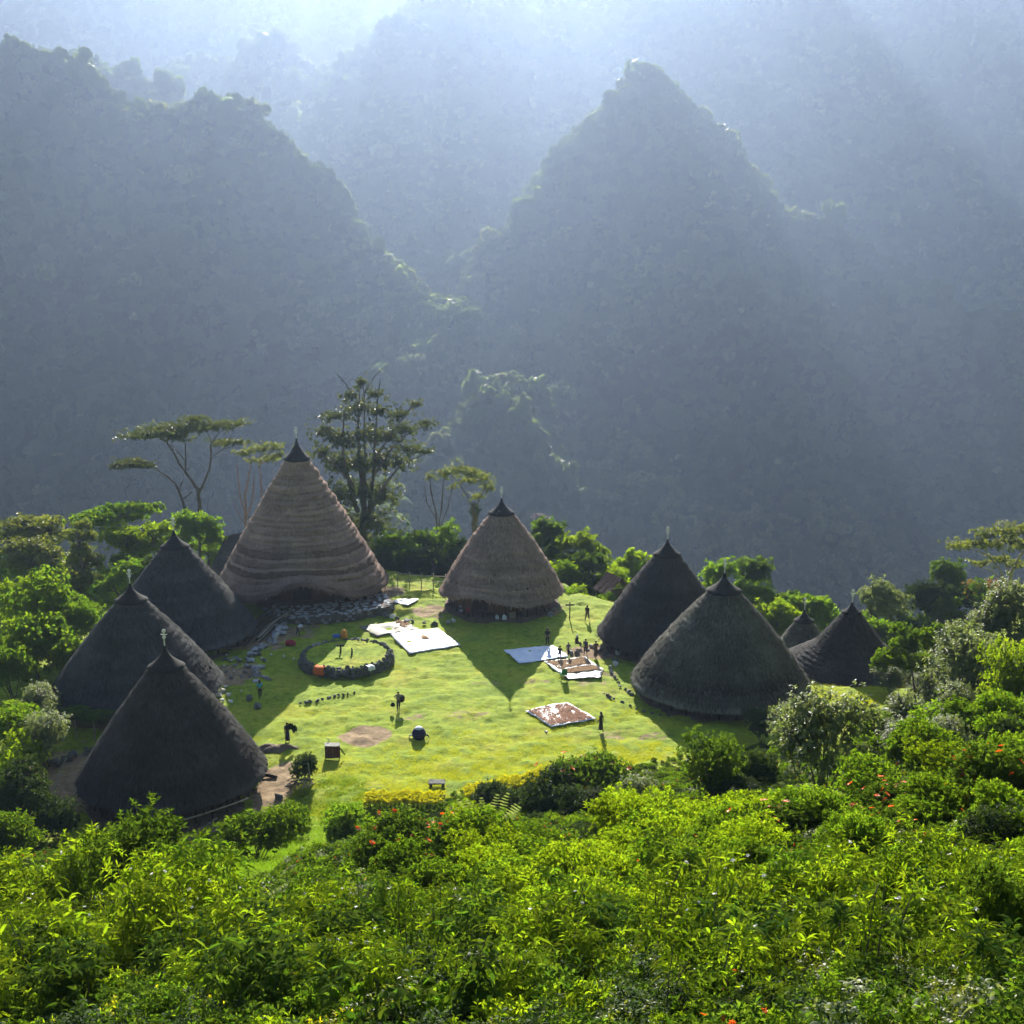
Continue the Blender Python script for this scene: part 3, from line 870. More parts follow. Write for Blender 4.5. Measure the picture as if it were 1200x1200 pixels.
def stone_row(pix, label, meshes, size, gap=0.8, rows=1, name='stone_row', scat=0.12):
    ps = [hit(*p) for p in pix]
    t = empty(name, ps[0]); tag(t, label, 'stone row', 'low rows of field stones on the lawn')
    o = Vector(ps[0])
    for a, b in zip(ps[:-1], ps[1:]):
        L = (b - a).length; n = max(1, int(L / (size * gap)))
        for k in range(n):
            for rw in range(rows):
                q = a + (b - a) * ((k + random.uniform(.2, .8)) / n)
                x, y = q.x + random.uniform(-scat, scat), q.y + random.uniform(-scat, scat)
                s = size * random.uniform(.6, 1.25)
                stone(random.choice(meshes), Vector((x, y, gz(x, y) + size * (0.18 + .38 * rw))) - o, (s, s * random.uniform(.7, 1), s * .7), t)
stone_row([(452, 722), (470, 728), (490, 731), (510, 733), (528, 730), (536, 726)], 'row of pale field stones behind the white sheet', ST_P + ST_W + ST_D, .75, 1.0, 1)
stone_row([(350, 826), (368, 822), (388, 818), (416, 813)], 'short row of dark stones on the lawn before the stone altar', ST_D, .5, .8, 1)
stone_row([(716, 781), (718, 792), (728, 806), (742, 815)], 'stones curving down the lawn from the grain sheets', ST_D + ST_P, .5, 1.3, 1)
stone_row([(704, 811), (718, 820), (733, 826), (750, 834), (768, 838), (790, 842)], 'lower line of small stones beside the widest house', ST_D, .42, 1.5, 1)
stone_row([(690, 757), (702, 764), (714, 770), (722, 778)], 'rubble edge beside the family at the black house', ST_P + ST_D, .6, .8, 1, scat=.3)
stone_row([(664, 768), (676, 764), (690, 762)], 'pale stones behind the two sitting children', ST_P, .5, .9, 1, scat=.3)
stone_row([(318, 716), (322, 728), (320, 742), (315, 754), (306, 764), (300, 776), (304, 790), (312, 798)], 'spill of flat stones running down left of the terrace', ST_P + ST_F, .8, .45, 1, scat=.8)
stone_row([(262, 772), (280, 776), (296, 770), (306, 758)], 'stones banked at the foot of the dark house left of the terrace', ST_D + ST_P, .6, .6, 1, scat=.5)
# loose stones
def loose(px, py, s, mats, label, group='loose stones on the grass', cat='stone'):
    p = hit(px, py)
    o = stone(random.choice(mats), (p.x, p.y, p.z + s * .18), (s, s * .85, s * .65)); tag(o, label, cat, group)
    return o
loose(291, 821, 0.95, ST_D, 'grey boulder on the shaded grass beside the man in cyan')
loose(302, 826, 0.5, ST_D, 'dark stone in the shade below the man in cyan')
for px, py, s in ((262, 812, .8), (256, 818, .9), (268, 816, .6), (260, 822, .55), (270, 824, .6), (264, 806, .5), (250, 814, .6)):
    loose(px, py, s, ST_W, 'chalky sunlit stone in the heap beside the nearest black house', 'chalky stones heaped at the house')
for px, py in ((272, 775), (279, 776), (266, 768), (263, 781), (318, 768), (333, 770), (344, 773), (283, 811), (307, 772), (274, 788)):
    loose(px, py, .34, ST_W, 'small white stone on the shaded grass near the charcoal house', 'white stones in the shade')
for px, py, s in ((771, 800, 1.1), (779, 803, 1.2), (762, 806, .8), (775, 797, .6), (754, 802, .6)):
    loose(px, py, s, ST_W, 'pale slab stone in the heap at the eave of the widest house', 'slabs at the widest house')
loose(720, 780, .9, ST_W, 'single pale flat stone on the lawn right of the grain sheets')
loose(640, 859, .45, ST_W, 'small white stone on the lawn below the red and white drying sheet')
loose(302, 830, .9, ST_D, 'flat dark stone jutting from the earth bank')

# rubble and slabs round the foot of the charcoal house and the terrace
random.seed(44)
stone_row([(262, 790), (276, 796), (290, 792), (300, 782)], 'rough line of dark stones in the worn yard left of the altar', ST_D + ST_P, .55, .7, 1, scat=.6)
stone_row([(330, 716), (326, 730), (330, 744)], 'flat pale slabs at the left corner of the terrace', ST_P + ST_F, .9, .5, 2, scat=.5)
stone_row([(250, 792), (262, 786), (274, 780)], 'stones along the path to the charcoal house', ST_P + ST_D, .5, .8, 1, scat=.5)
stone_row([(56, 905), (75, 892), (100, 884), (112, 882)], 'dark stones of the low bank behind the nearest black house', ST_D, .7, .7, 2, scat=.3)
# ================================================================ VEGETATION
def unit(a): return a / np.maximum(np.linalg.norm(a, axis=-1, keepdims=True), 1e-9)
def leaf_quads(P, D, Nn, L, W, fold=0.25):
    """short leaves: diamonds folded along the midrib"""
    n = len(P); L = np.broadcast_to(L, (n,))[:, None]; W = np.broadcast_to(W, (n,))[:, None]
    D = unit(D); S = unit(np.cross(D, Nn)); U = np.cross(S, D)
    m = P + D * L * 0.45
    V = np.stack([P, m - S * W / 2 + U * W * fold, P + D * L - U * L * 0.12, m + S * W / 2 + U * W * fold], 1).reshape(-1, 3)
    i = np.arange(n)[:, None] * 4
    Fc = np.concatenate([i + np.array([[0, 2, 1]]), i + np.array([[0, 3, 2]])], 1).reshape(-1, 3)
    return V, Fc
def leaf_long(P, D, Nn, L, W, droop=0.35, fold=0.2):
    """longer leaves that arch over: six corners"""
    n = len(P); L = np.broadcast_to(L, (n,))[:, None]; W = np.broadcast_to(W, (n,))[:, None]
    dr = np.broadcast_to(droop, (n,))[:, None]
    D = unit(D); S = unit(np.cross(D, Nn)); U = np.cross(S, D)
    down = np.array([[0, 0, -1.0]])
    a = P + D * L * 0.30 + down * L * dr * 0.06
    b = P + D * L * 0.66 + down * L * dr * 0.36
    t = P + D * L * 0.96 + down * L * dr * 0.95
    V = np.stack([P, a - S * W * .5 + U * W * fold, a + S * W * .5 + U * W * fold, b - S * W * .42 + U * W * fold, b + S * W * .42 + U * W * fold, t], 1).reshape(-1, 3)
    i = np.arange(n)[:, None] * 6
    tri = np.array([[0, 2, 1], [1, 2, 4], [1, 4, 3], [3, 4, 5]])
    Fc = np.concatenate([i + q[None, :] for q in tri], 1).reshape(-1, 3)
    return V, Fc
def sprigs(r, P, A, k, spread, L, W, long=False, droop=.35, step=0.0, jit=0.2):
    """k leaves round each sprig tip P with axis A"""
    n = len(P)
    A = unit(A); B = unit(np.cross(A, r.normal(size=(n, 3)))); C = np.cross(A, B)
    Ps = []; Ds = []; Ns = []
    ph = r.uniform(0, 6.28, n)
    for j in range(k):
        w = ph + j * 2.4
        rad = B * np.cos(w)[:, None] + C * np.sin(w)[:, None]
        D = unit(A * (1 - spread) + rad * spread + r.normal(0, jit, (n, 3)))
        Ps.append(P - A * step * j / max(k, 1)); Ds.append(D); Ns.append(unit(A + r.normal(0, .3, (n, 3))))
    P2, D2, N2 = np.concatenate(Ps), np.concatenate(Ds), np.concatenate(Ns)
    LL = L * r.uniform(0.65, 1.2, len(P2)); WW = W * r.uniform(0.8, 1.15, len(P2))
    return leaf_long(P2, D2, N2, LL, WW, droop * r.uniform(0.4, 1.5, len(P2))) if long else leaf_quads(P2, D2, N2, LL, WW)
def lobe_points(r, lobes, n, shell=(0.72, 1.05), low=-0.45, rough=0.22):
    """points and outward directions over a set of (centre, radii) lobes"""
    lob = [(np.array(c, float), np.array(q, float) if hasattr(q, '__len__') else np.array([q] * 3, float)) for c, q in lobes]
    area = np.array([(q[0] * q[1] + q[0] * q[2] + q[1] * q[2]) for c, q in lob])
    cnt = np.maximum((n * area / area.sum()).astype(int), 3)
    Ps = []; Ds = []
    for (c, q), m in zip(lob, cnt):
        d = unit(r.normal(size=(m * 2, 3)))
        d = d[d[:, 2] > low][:m]
        ph = r.uniform(0, 6.28, 4)
        bump = 1 + rough * (np.sin(4 * d[:, 0] + ph[0]) * np.sin(4 * d[:, 1] + ph[1]) + np.sin(6 * d[:, 2] + 3 * d[:, 0] + ph[2]) * .6)
        p = c + d * q * (r.uniform(shell[0], shell[1], len(d)) * bump)[:, None]
        Ps.append(p); Ds.append(unit(d / q * q.mean()))
    return np.concatenate(Ps), np.concatenate(Ds)
def limb(mb, p, q, r0, r1, n=5, bend=0.12, r=None, seg=5):
    p, q = Vector(p), Vector(q); L = (q - p).length
    off = Vector((random.uniform(-1, 1), random.uniform(-1, 1), random.uniform(-.2, .8))) * L * bend
    pts = [p + (q - p) * (i / n) + off * math.sin(math.pi * i / n) for i in range(n + 1)]
    mb.tube(pts, [r0 + (r1 - r0) * i / n for i in range(n + 1)], seg)

LEAF = dict(
    lime=mat_leaf('leaf_lime', (0.080, 0.135, 0.010), (0.150, 0.185, 0.014), trans=0.58, tboost=2.3, rough=.6, spec=.0, tint=(.96, 1.0, .30)),
    fresh=mat_leaf('leaf_fresh', (0.050, 0.105, 0.012), (0.110, 0.145, 0.016), trans=0.55, tboost=2.2, rough=.6, spec=.0, tint=(.92, 1.0, .30)),
    mid=mat_leaf('leaf_mid', (0.032, 0.072, 0.013), (0.075, 0.110, 0.018), trans=0.5, tboost=2.0, spec=.0, rough=.6, tint=(1.0, 1.0, .32)),
    dark=mat_leaf('leaf_dark', (0.016, 0.040, 0.012), (0.042, 0.070, 0.018), trans=0.32, tboost=1.5, rough=0.6, spec=0.04),
    olive=mat_leaf('leaf_olive', (0.045, 0.075, 0.016), (0.095, 0.115, 0.024), trans=0.5, tboost=2.2, spec=.2),
    pale=mat_leaf('leaf_pale', (0.070, 0.105, 0.040), (0.125, 0.150, 0.065), trans=0.5, tboost=1.8, tint=(1.05, 1.0, 0.5), spec=0.25, rough=.5),
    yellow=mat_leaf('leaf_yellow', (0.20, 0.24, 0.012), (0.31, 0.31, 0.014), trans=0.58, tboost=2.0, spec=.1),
    grass=mat_leaf('leaf_grass', (0.18, 0.24, 0.020), (0.28, 0.31, 0.030), trans=0.6, tboost=1.9, spec=.05),
    deep=mat_leaf('leaf_deep', (0.026, 0.046, 0.014), (0.062, 0.078, 0.022), trans=0.42, tboost=2.0, spec=.15),
    autumn=mat_leaf('leaf_rust', (0.11, 0.06, 0.015), (0.20, 0.12, 0.02), trans=0.5, tboost=1.6),
    maroon=mat_leaf('leaf_maroon', (0.035, 0.012, 0.022), (0.10, 0.05, 0.09), trans=0.3, tboost=1.4, tint=(1.1, .8, .8)),
)
M_ORANGE = mat_leaf('petal_orange', (0.55, 0.07, 0.010), (0.70, 0.16, 0.015), trans=0.4, tboost=1.3, tint=(1, 1, 1))
M_WHITE = mat_leaf('petal_white', (0.55, 0.52, 0.48), (0.75, 0.72, 0.68), trans=0.4, tboost=1.2, tint=(1, 1, 1))
M_YELLOWP = mat_leaf('petal_yellow', (0.65, 0.45, 0.01), (0.8, 0.55, 0.02), trans=0.4, tboost=1.2, tint=(1, 1, 1))
M_BARK = mat_plain('bark', (0.05, 0.04, 0.03), (0.12, 0.10, 0.075), scale=3, rough=0.95, bump=0.5, bscale=12)
M_BARK_P = mat_plain('bark_pale', (0.16, 0.14, 0.11), (0.32, 0.28, 0.23), scale=2, rough=0.95, bump=0.4, bscale=10)
M_BARK_R = mat_plain('bark_reddish', (0.17, 0.085, 0.05), (0.30, 0.16, 0.10), scale=2, rough=0.95, bump=0.3, bscale=10)
M_STEM = mat_plain('green_stem', (0.05, 0.055, 0.02), (0.10, 0.085, 0.035), scale=5, rough=0.8)

def flower_dots(r, P, size, mat, per=7):
    """small flower heads: a rosette of petals each"""
    n = len(P)
    A = unit(np.array([[0, .35, 1.0]]) + r.normal(0, .3, (n, 3)))
    V, Fc = sprigs(r, P, A, per, 0.75, size, size * 0.6, jit=0.1)
    return mesh_np('flowers', V, Fc, [mat])

def bush_meshes(seed, w, h, leaf, L, W, n, long=False, k=6, lobes=None, spread=0.55, up=0.45, flowers=None, nfl=0, fls=0.1, droop=0.35, stems=9, shell=(0.55, 1.06)):
    """foliage, stems and flowers of a rounded bush, base at the origin"""
    r = np.random.default_rng(seed)
    if lobes is None:
        lobes = [((0, 0, h * 0.50), (w * 0.36, w * 0.36, h * 0.42))]
        for _ in range(8):
            a = r.uniform(0, 6.28); q = r.uniform(0.12, 0.30) * w; z = r.uniform(0.28, 0.78) * h
            s = r.uniform(0.16, 0.25)
            lobes.append(((q * math.cos(a), q * math.sin(a), z), (s * w, s * w, s * h * 0.95)))
    P, D = lobe_points(r, lobes, n // k, shell=shell)
    P[:, 2] = np.maximum(P[:, 2], 0.05)
    A = unit(D + np.array([[0, 0, up]]) + r.normal(0, .3, P.shape))
    V, Fc = sprigs(r, P, A, k, spread, L, W, long=long, droop=droop, step=L * .7)
    fol = mesh_np('foliage', V, Fc, [leaf])
    mb = MB()
    for j in range(stems):
        c, q = lobes[j % len(lobes)]
        q = q if hasattr(q, '__len__') else (q,) * 3
        random.seed(seed * 31 + j)
        tip = (c[0] + random.uniform(-.5, .5) * q[0], c[1] + random.uniform(-.5, .5) * q[1], c[2] + q[2] * random.uniform(.2, .9))
        limb(mb, (random.uniform(-.1, .1) * w * .5, random.uniform(-.1, .1) * w * .5, -0.15), tip, 0.007 * h + .004, 0.004, 4)
    st = mb.mesh('stem', [M_BARK])
    fl = None
    if flowers is not None and nfl:
        Pf, Df = lobe_points(r, lobes, nfl, shell=(1.0, 1.1), low=0.0)
        Pf = Pf[r.permutation(len(Pf))[:nfl]]
        fl = flower_dots(r, Pf, fls, flowers)
    return fol, st, fl
class Kind:
    """a kind of plant: shared meshes, copied plant by plant"""
    def __init__(s, name, cat, meshes, size): s.name = name; s.cat = cat; s.meshes = meshes; s.size = size
    def put(s, loc, w, h, label, group=None, rz=None):
        t = empty(s.name, loc, random.uniform(0, 6.28) if rz is None else rz)
        t.scale = (w / s.size[0], w / s.size[0], h / s.size[1])
        tag(t, label, s.cat, group)
        v = random.randrange(len(s.meshes))
        for part, me in zip(('foliage', 'stem', 'flowers'), s.meshes[v]):
            if me is None: continue
            o = link(part, me, t)
            if part != 'stem': o['kind'] = 'stuff'
        return t
def kind(name, cat, size, seeds, **kw):
    return Kind(name, cat, [bush_meshes(sd, size[0], size[1], **kw) for sd in seeds], size)
# ---- kinds, near ones with bigger leaves in the picture get longer leaves with an arch
K_HERB = kind('leafy_shrub', 'shrub', (1.7, 1.7), (1, 2, 3), leaf=LEAF['lime'], L=0.17, W=0.031, n=1250, long=True, k=8, spread=.62, up=.7, droop=.4, flowers=M_WHITE, nfl=4, fls=.04)
K_HERB2 = kind('leafy_shrub', 'shrub', (1.7, 1.8), (4, 5), leaf=LEAF['fresh'], L=0.19, W=0.034, n=1150, long=True, k=9, spread=.6, up=.8, droop=.5)
K_NEAR = kind('tall_weed', 'weed', (1.3, 1.6), (6, 7, 8), leaf=LEAF['lime'], L=0.22, W=0.036, n=520, long=True, k=9, spread=.62, up=.9, droop=.5, flowers=M_WHITE, nfl=1, fls=.025)
K_NEAR2 = kind('tall_weed', 'weed', (1.3, 1.7), (9, 10), leaf=LEAF['mid'], L=0.24, W=0.045, n=480, long=True, k=8, spread=.6, up=.9, droop=.6)
K_LIME = kind('lime_shrub', 'shrub', (2.2, 1.5), (11, 12, 13), leaf=LEAF['lime'], L=0.10, W=0.045, n=5200, k=7, up=.9)
K_FRESH = kind('green_shrub', 'shrub', (2.4, 2.0), (21, 22, 23), leaf=LEAF['fresh'], L=0.13, W=0.058, n=6000, k=6, up=.6)
K_DARK = kind('dark_shrub', 'shrub', (2.4, 2.0), (31, 32, 33), leaf=LEAF['dark'], L=0.13, W=0.06, n=6500, k=6, up=.5)
K_FLOWER = kind('flowering_shrub', 'shrub', (2.6, 1.8), (41, 42), leaf=LEAF['mid'], L=0.12, W=0.055, n=7000, k=6, up=.6, flowers=M_ORANGE, nfl=26, fls=0.10)
K_PALE = kind('pale_shrub', 'shrub', (3.4, 3.2), (51, 52), leaf=LEAF['pale'], L=0.17, W=0.055, n=9500, k=8, long=True, up=.7, droop=.4, shell=(.4, 1.12))
K_BROAD = kind('broad_leaf_shrub', 'shrub', (3.0, 2.6), (61, 62), leaf=LEAF['fresh'], L=0.24, W=0.11, n=3000, k=5, up=.5, long=True, droop=.5)
K_BIGDARK = kind('rounded_shrub', 'shrub', (3.2, 3.0), (71, 72), leaf=LEAF['mid'], L=0.13, W=0.055, n=8000, k=7, up=.7)
K_STALK = kind('tall_stalk', 'weed', (.8, 2.0), (91, 92, 93), leaf=LEAF['lime'], L=0.20, W=0.032, n=150, k=5, long=True, up=1.6, droop=.5, spread=.6, stems=4, shell=(.2, 1.1), flowers=M_WHITE, nfl=1, fls=.035)
K_RUST = kind('dry_weed', 'weed', (1.2, 1.0), (95,), leaf=LEAF['autumn'], L=0.14, W=0.03, n=420, k=6, long=True, up=1.0, droop=.5)
K_DROOP = kind('broad_leaf_plant', 'plant', (.9, 1.2), (81, 82), leaf=LEAF['mid'], L=0.22, W=0.085, n=130, k=5, long=True, up=1.2, droop=.9, spread=.7, stems=7)

def put_px(K, px, pyb, wpx, hpx, label, group=None, Y=None):
    """plant on the ground where the photo shows its foot; width and height from the photo"""
    p = hit(px, pyb) if Y is None else None
    if p is None:
        q = at_y(px, pyb, Y); p = Vector((q.x, Y, gz(q.x, Y)))
        top = at_y(px, pyb - hpx, Y)
        h = max(top.z - p.z, 0.5)
        return K.put((p.x, p.y, p.z - .05), wpx * mpp(p), h, label, group)
    m = mpp(p)
    return K.put((p.x, p.y, p.z - .05), wpx * m, hpx * m * 1.08, label, group)

# ---------------------------------------------------------------- shrubs one can point at
def shrubs():
    S = 'shrubs on the near hillside'
    # left
    put_px(K_BIGDARK, 172, 1085, 165, 152, 'large rounded shrub in front of the nearest black house, lower left', S)
    put_px(K_HERB, 110, 1080, 110, 135, 'tall yellow-green leafy shrub left of the large rounded shrub', S)
    put_px(K_HERB, 60, 1095, 90, 110, 'yellow-green leafy shrub at the lower left edge', S)
    put_px(K_FRESH, 300, 1010, 110, 62, 'low round-leaved shrub on the bank right of the nearest black house', S)
    put_px(K_FRESH, 340, 985, 60, 45, 'small shrub at the end of the earth path', S)
    put_px(K_FRESH, 402, 992, 66, 58, 'glossy green shrub left of the first clipped hedge', S)
    put_px(K_FLOWER, 470, 1030, 130, 72, 'dark shrub dotted with orange flowers below the first clipped hedge', S)
    put_px(K_FLOWER, 535, 1020, 90, 60, 'orange-flowered shrub below the gap between the two hedges', S)
    put_px(K_FLOWER, 690, 955, 120, 72, 'orange-flowered shrub at the right end of the long hedge', S)
    put_px(K_DARK, 640, 965, 90, 62, 'dark glossy shrub under the yellow top of the long hedge', S)
    put_px(K_PALE, 745, 960, 60, 52, 'pale feathery shrub between the flowering shrub and the dark one on the lawn edge', S)
    put_px(K_BIGDARK, 832, 948, 98, 96, 'dense dark shrub on the lawn edge below the widest house', S)
    put_px(K_PALE, 962, 945, 140, 140, 'big pale green shrub in front of the widest house', S)
    put_px(K_PALE, 920, 880, 60, 62, 'pale shrub at the right eave of the widest house', S)
    put_px(K_DARK, 893, 872, 46, 44, 'clipped dark green bush touching the right eave of the widest house', S)
    put_px(K_DARK, 890, 930, 60, 55, 'dark shrub in the hollow between lawn and pale shrub', S)
    put_px(K_FLOWER, 930, 1010, 150, 70, 'wide dark shrub with orange flowers on the right slope', S)
    put_px(K_FLOWER, 1060, 985, 130, 70, 'orange-flowered shrub right of the wide flowering one', S)
    put_px(K_FLOWER, 1160, 960, 130, 95, 'orange-flowered shrub at the right edge of the slope', S)
    put_px(K_DARK, 1180, 1010, 110, 70, 'dark shaded shrub at the right edge under the flowers', S)
    put_px(K_BIGDARK, 1165, 1150, 130, 150, 'tall dark shrub in the lower right corner', S)
    put_px(K_HERB, 1080, 1130, 110, 140, 'tall leafy shrub with white flower heads, lower right', S)
    put_px(K_HERB, 1130, 1080, 120, 110, 'leafy shrub with white flower heads above the lower right one', S)
    put_px(K_HERB, 965, 1050, 60, 62, 'pointed leafy shrub standing alone in the middle of the right slope', S)
    put_px(K_HERB, 880, 1120, 90, 110, 'thin leafy shrub on the lower slope below the wide flowering one', S)
    put_px(K_DROOP, 560, 1240, 90, 135, 'broad-leaved plant with drooping dark leaves at the bottom edge', S)
    put_px(K_DROOP, 455, 1245, 100, 120, 'second broad-leaved plant at the bottom edge, left of the drooping one', S)
    # left edge, sunlit and in the shade
    for i, (K, px, py, w, h, lab) in enumerate((
        (K_FRESH, 20, 880, 90, 60, 'sunlit shrub at the left edge below the leaning trunk'),
        (K_PALE, 55, 900, 70, 70, 'pale bright shrub beside the shaded hollow at the left edge'),
        (K_LIME, 30, 915, 70, 55, 'lime shrub at the left edge above the dark hollow'),
        (K_DARK, 25, 965, 90, 70, 'dark shrub in the shade at the left edge'),
        (K_DARK, 70, 985, 70, 55, 'dark shrub in the hollow left of the nearest black house'),
        (K_FRESH, 15, 1010, 80, 60, 'green shrub at the left edge below the dark hollow'),
        (K_BROAD, 45, 795, 90, 80, 'leafy shrub left of the house with tree ferns'),
        (K_FRESH, 15, 820, 70, 70, 'leafy green shrub at the left edge above the leaning trunk'),
        (K_BROAD, 60, 760, 100, 90, 'large-leaved sunlit shrub left behind the house with tree ferns'),
        (K_LIME, 15, 760, 80, 60, 'lime shrub at the left edge behind the charcoal house'),
        (K_BROAD, 82, 800, 70, 60, 'large-leaved shrub touching the left eave of the house with tree ferns'),
        (K_FRESH, 35, 745, 80, 70, 'green shrub in the second row at the left edge'),
        (K_FRESH, 95, 765, 70, 65, 'green shrub close behind the left flank of the house with tree ferns'),
        (K_LIME, 70, 735, 80, 60, 'lime shrub under the canopy trees at the left'),
        (K_PALE, 50, 850, 60, 50, 'pale shrub beside the short stake at the left'),
        (K_FRESH, 110, 735, 80, 60, 'shrub behind the cap of the house with tree ferns'))):
        put_px(K, px, py, w, h, lab, 'shrubs along the left rim')
    # right hillside
    for i, (K, px, py, w, h, lab) in enumerate((
        (K_PALE, 1130, 850, 110, 120, 'tall pale yellow-green shrub right of the young tree'),
        (K_LIME, 1185, 860, 100, 120, 'lime shrub on the right edge below the tall one'),
        (K_PALE, 1180, 790, 100, 110, 'highest pale shrub on the right edge'),
        (K_FRESH, 1110, 880, 90, 70, 'green shrub below the pale one on the right hillside'),
        (K_PALE, 1060, 895, 90, 55, 'pale shrub below the young tree'),
        (K_FRESH, 1010, 905, 70, 45, 'low shrub in front of the grass patch on the right'),
        (K_LIME, 1120, 930, 120, 60, 'lime shrub on the right slope above the orange flowers'),
        (K_FRESH, 1020, 950, 100, 60, 'green shrub right of the big pale one'),
        (K_DARK, 1185, 905, 80, 70, 'dark shrub on the right edge under the lime one'))):
        put_px(K, px, py, w, h, lab, 'shrubs on the right hillside')
    put_px(K_RUST, 1062, 1092, 66, 30, 'dry rust-coloured weeds on the right slope')
    put_px(K_RUST, 775, 1050, 40, 26, 'dry brownish weeds in the middle of the lime shrubs')
    put_px(K_DARK, 357, 915, 40, 34, 'dark low shrub added in place of the shadow beside the branch heap')  # added shrub, its dark leaves stand in for shadow on the bank
    # mounds of bright fine foliage filling the slope: individuals nobody can name apart
    r = np.random.default_rng(5)
    zones = [ # (kind, count, px range, py range, width px, height/width, label, group)
        (K_LIME, 64, (560, 920), (970, 1110), 88, .74, 'rounded lime green shrub among its like in the middle of the slope', 'lime shrubs in the middle of the slope'),
        (K_HERB, 40, (-20, 420), (1075, 1215), 120, .95, 'yellow-green narrow-leaved shrub in the lower left thicket', 'narrow-leaved shrubs of the lower left thicket'),
        (K_HERB, 34, (780, 1220), (1070, 1215), 120, .95, 'narrow-leaved shrub in the lower right thicket', 'narrow-leaved shrubs of the lower right thicket'),
        (K_HERB, 22, (420, 800), (1110, 1225), 115, .85, 'narrow-leaved shrub along the bottom edge', 'narrow-leaved shrubs along the bottom edge'),
        (K_FRESH, 18, (440, 640), (1010, 1080), 80, .65, 'low green shrub below the orange-flowered ones', 'low green shrubs below the flowers'),
        (K_FRESH, 26, (840, 1210), (970, 1070), 80, .8, 'green shrub on the right slope among the flowers', 'green shrubs of the right slope'),
        (K_STALK, 26, (-10, 430), (1090, 1210), 75, 1.9, 'tall thin stalk with narrow leaves standing above the lower left thicket', 'tall stalks of the lower left'),
        (K_STALK, 30, (760, 1215), (1070, 1210), 75, 1.9, 'tall thin stalk with narrow leaves standing above the lower right thicket', 'tall stalks of the lower right'),
        (K_STALK, 16, (430, 760), (1110, 1210), 70, 1.8, 'tall thin stalk with narrow leaves along the bottom edge', 'tall stalks of the bottom edge'),
        (K_PALE, 16, (1040, 1215), (760, 900), 75, .95, 'pale yellow-green shrub in the bank on the right hillside', 'pale shrubs of the right hillside'),
        (K_FRESH, 14, (1020, 1215), (850, 960), 75, .8, 'bright green shrub in the bank on the right hillside', 'bright shrubs of the right hillside'),
        (K_FLOWER, 6, (960, 1200), (930, 1010), 80, .7, 'dark shrub with a few orange flowers on the right slope', 'flowering shrubs of the right slope'),
        (K_DARK, 9, (560, 900), (935, 965), 60, .7, 'dark low shrub at the foot of the slope below the lawn', 'dark shrubs at the foot of the slope'),
        (K_LIME, 10, (760, 960), (955, 1000), 70, .7, 'small lime shrub on the slope below the dense dark one', 'lime shrubs below the dark one'),
    ]
    for K, n, xr, yr, w, hw, lab, grp in zones:
        for i in range(n):
            px = xr[0] + (xr[1] - xr[0]) * r.uniform(); py = yr[0] + (yr[1] - yr[0]) * r.uniform()
            s = r.uniform(.7, 1.25)
            p = hit(px, py + 8); m = mpp(p)
            wd = min(max(w * s * m, 0.8), 3.6) if K is not K_STALK else min(max(w * s * m, .6), 1.0)
            K2 = K_HERB2 if K is K_HERB and i % 5 in (1, 3) else K
            if K is K_HERB and py > 1120:
                K2 = (K_NEAR, K_NEAR2, K_NEAR)[i % 3]
            if K is K_LIME and i % 4 == 1: K2 = K_FRESH; lab_ = lab.replace('lime', 'mid')
            else: lab_ = lab
            l2 = lab_ if K2 is K or K2 is K_FRESH else lab.replace('yellow-green ', '').replace('narrow', ('tall loose ' if K2 is K_NEAR else 'darker ') + 'narrow')
            K2.put((p.x, p.y, p.z - .05), wd, wd * hw * r.uniform(.85, 1.2), l2, grp)
shrubs()

# ---------------------------------------------------------------- undergrowth (stuff)
def clump_proto(name, seed, leaf, w, h, L, W, n, long=True, k=7, up=.8, droop=.4, fl=None, nfl=0, fls=.03):
    f, s, q = bush_meshes(seed, w, h, leaf, L, W, n, long=long, k=k, up=up, droop=droop, stems=5, flowers=fl, nfl=nfl, fls=fls)
    bm = bmesh.new(); bm.from_mesh(f); nf = len(bm.faces)
    bm.from_mesh(s); n2 = len(bm.faces)
    if q: bm.from_mesh(q)
    bm.faces.ensure_lookup_table()
    for i, fc in enumerate(bm.faces): fc.material_index = 0 if i < nf else (1 if i < n2 else 2)
    me = bpy.data.meshes.new(name); bm.to_mesh(me); bm.free()
    me.materials.append(leaf); me.materials.append(M_BARK); me.materials.append(fl or leaf)
    return proto(name, me)
def grass_proto(seed, h, n, leaf, sp=.25):
    r = np.random.default_rng(seed)
    P = np.stack([r.normal(0, sp * .5, n), r.normal(0, sp * .5, n), np.zeros(n)], 1)
    D = np.stack([r.normal(0, .35, n), r.normal(0, .35, n), np.ones(n)], 1)
    V, Fc = leaf_long(P, D, unit(r.normal(size=(n, 3)) * np.array([1, 1, .1])), h * r.uniform(.6, 1.2, n), h * .05, droop=r.uniform(.1, .7, n))
    return proto('grass_tuft', mesh_np('grass_tuft', V, Fc, [leaf]))
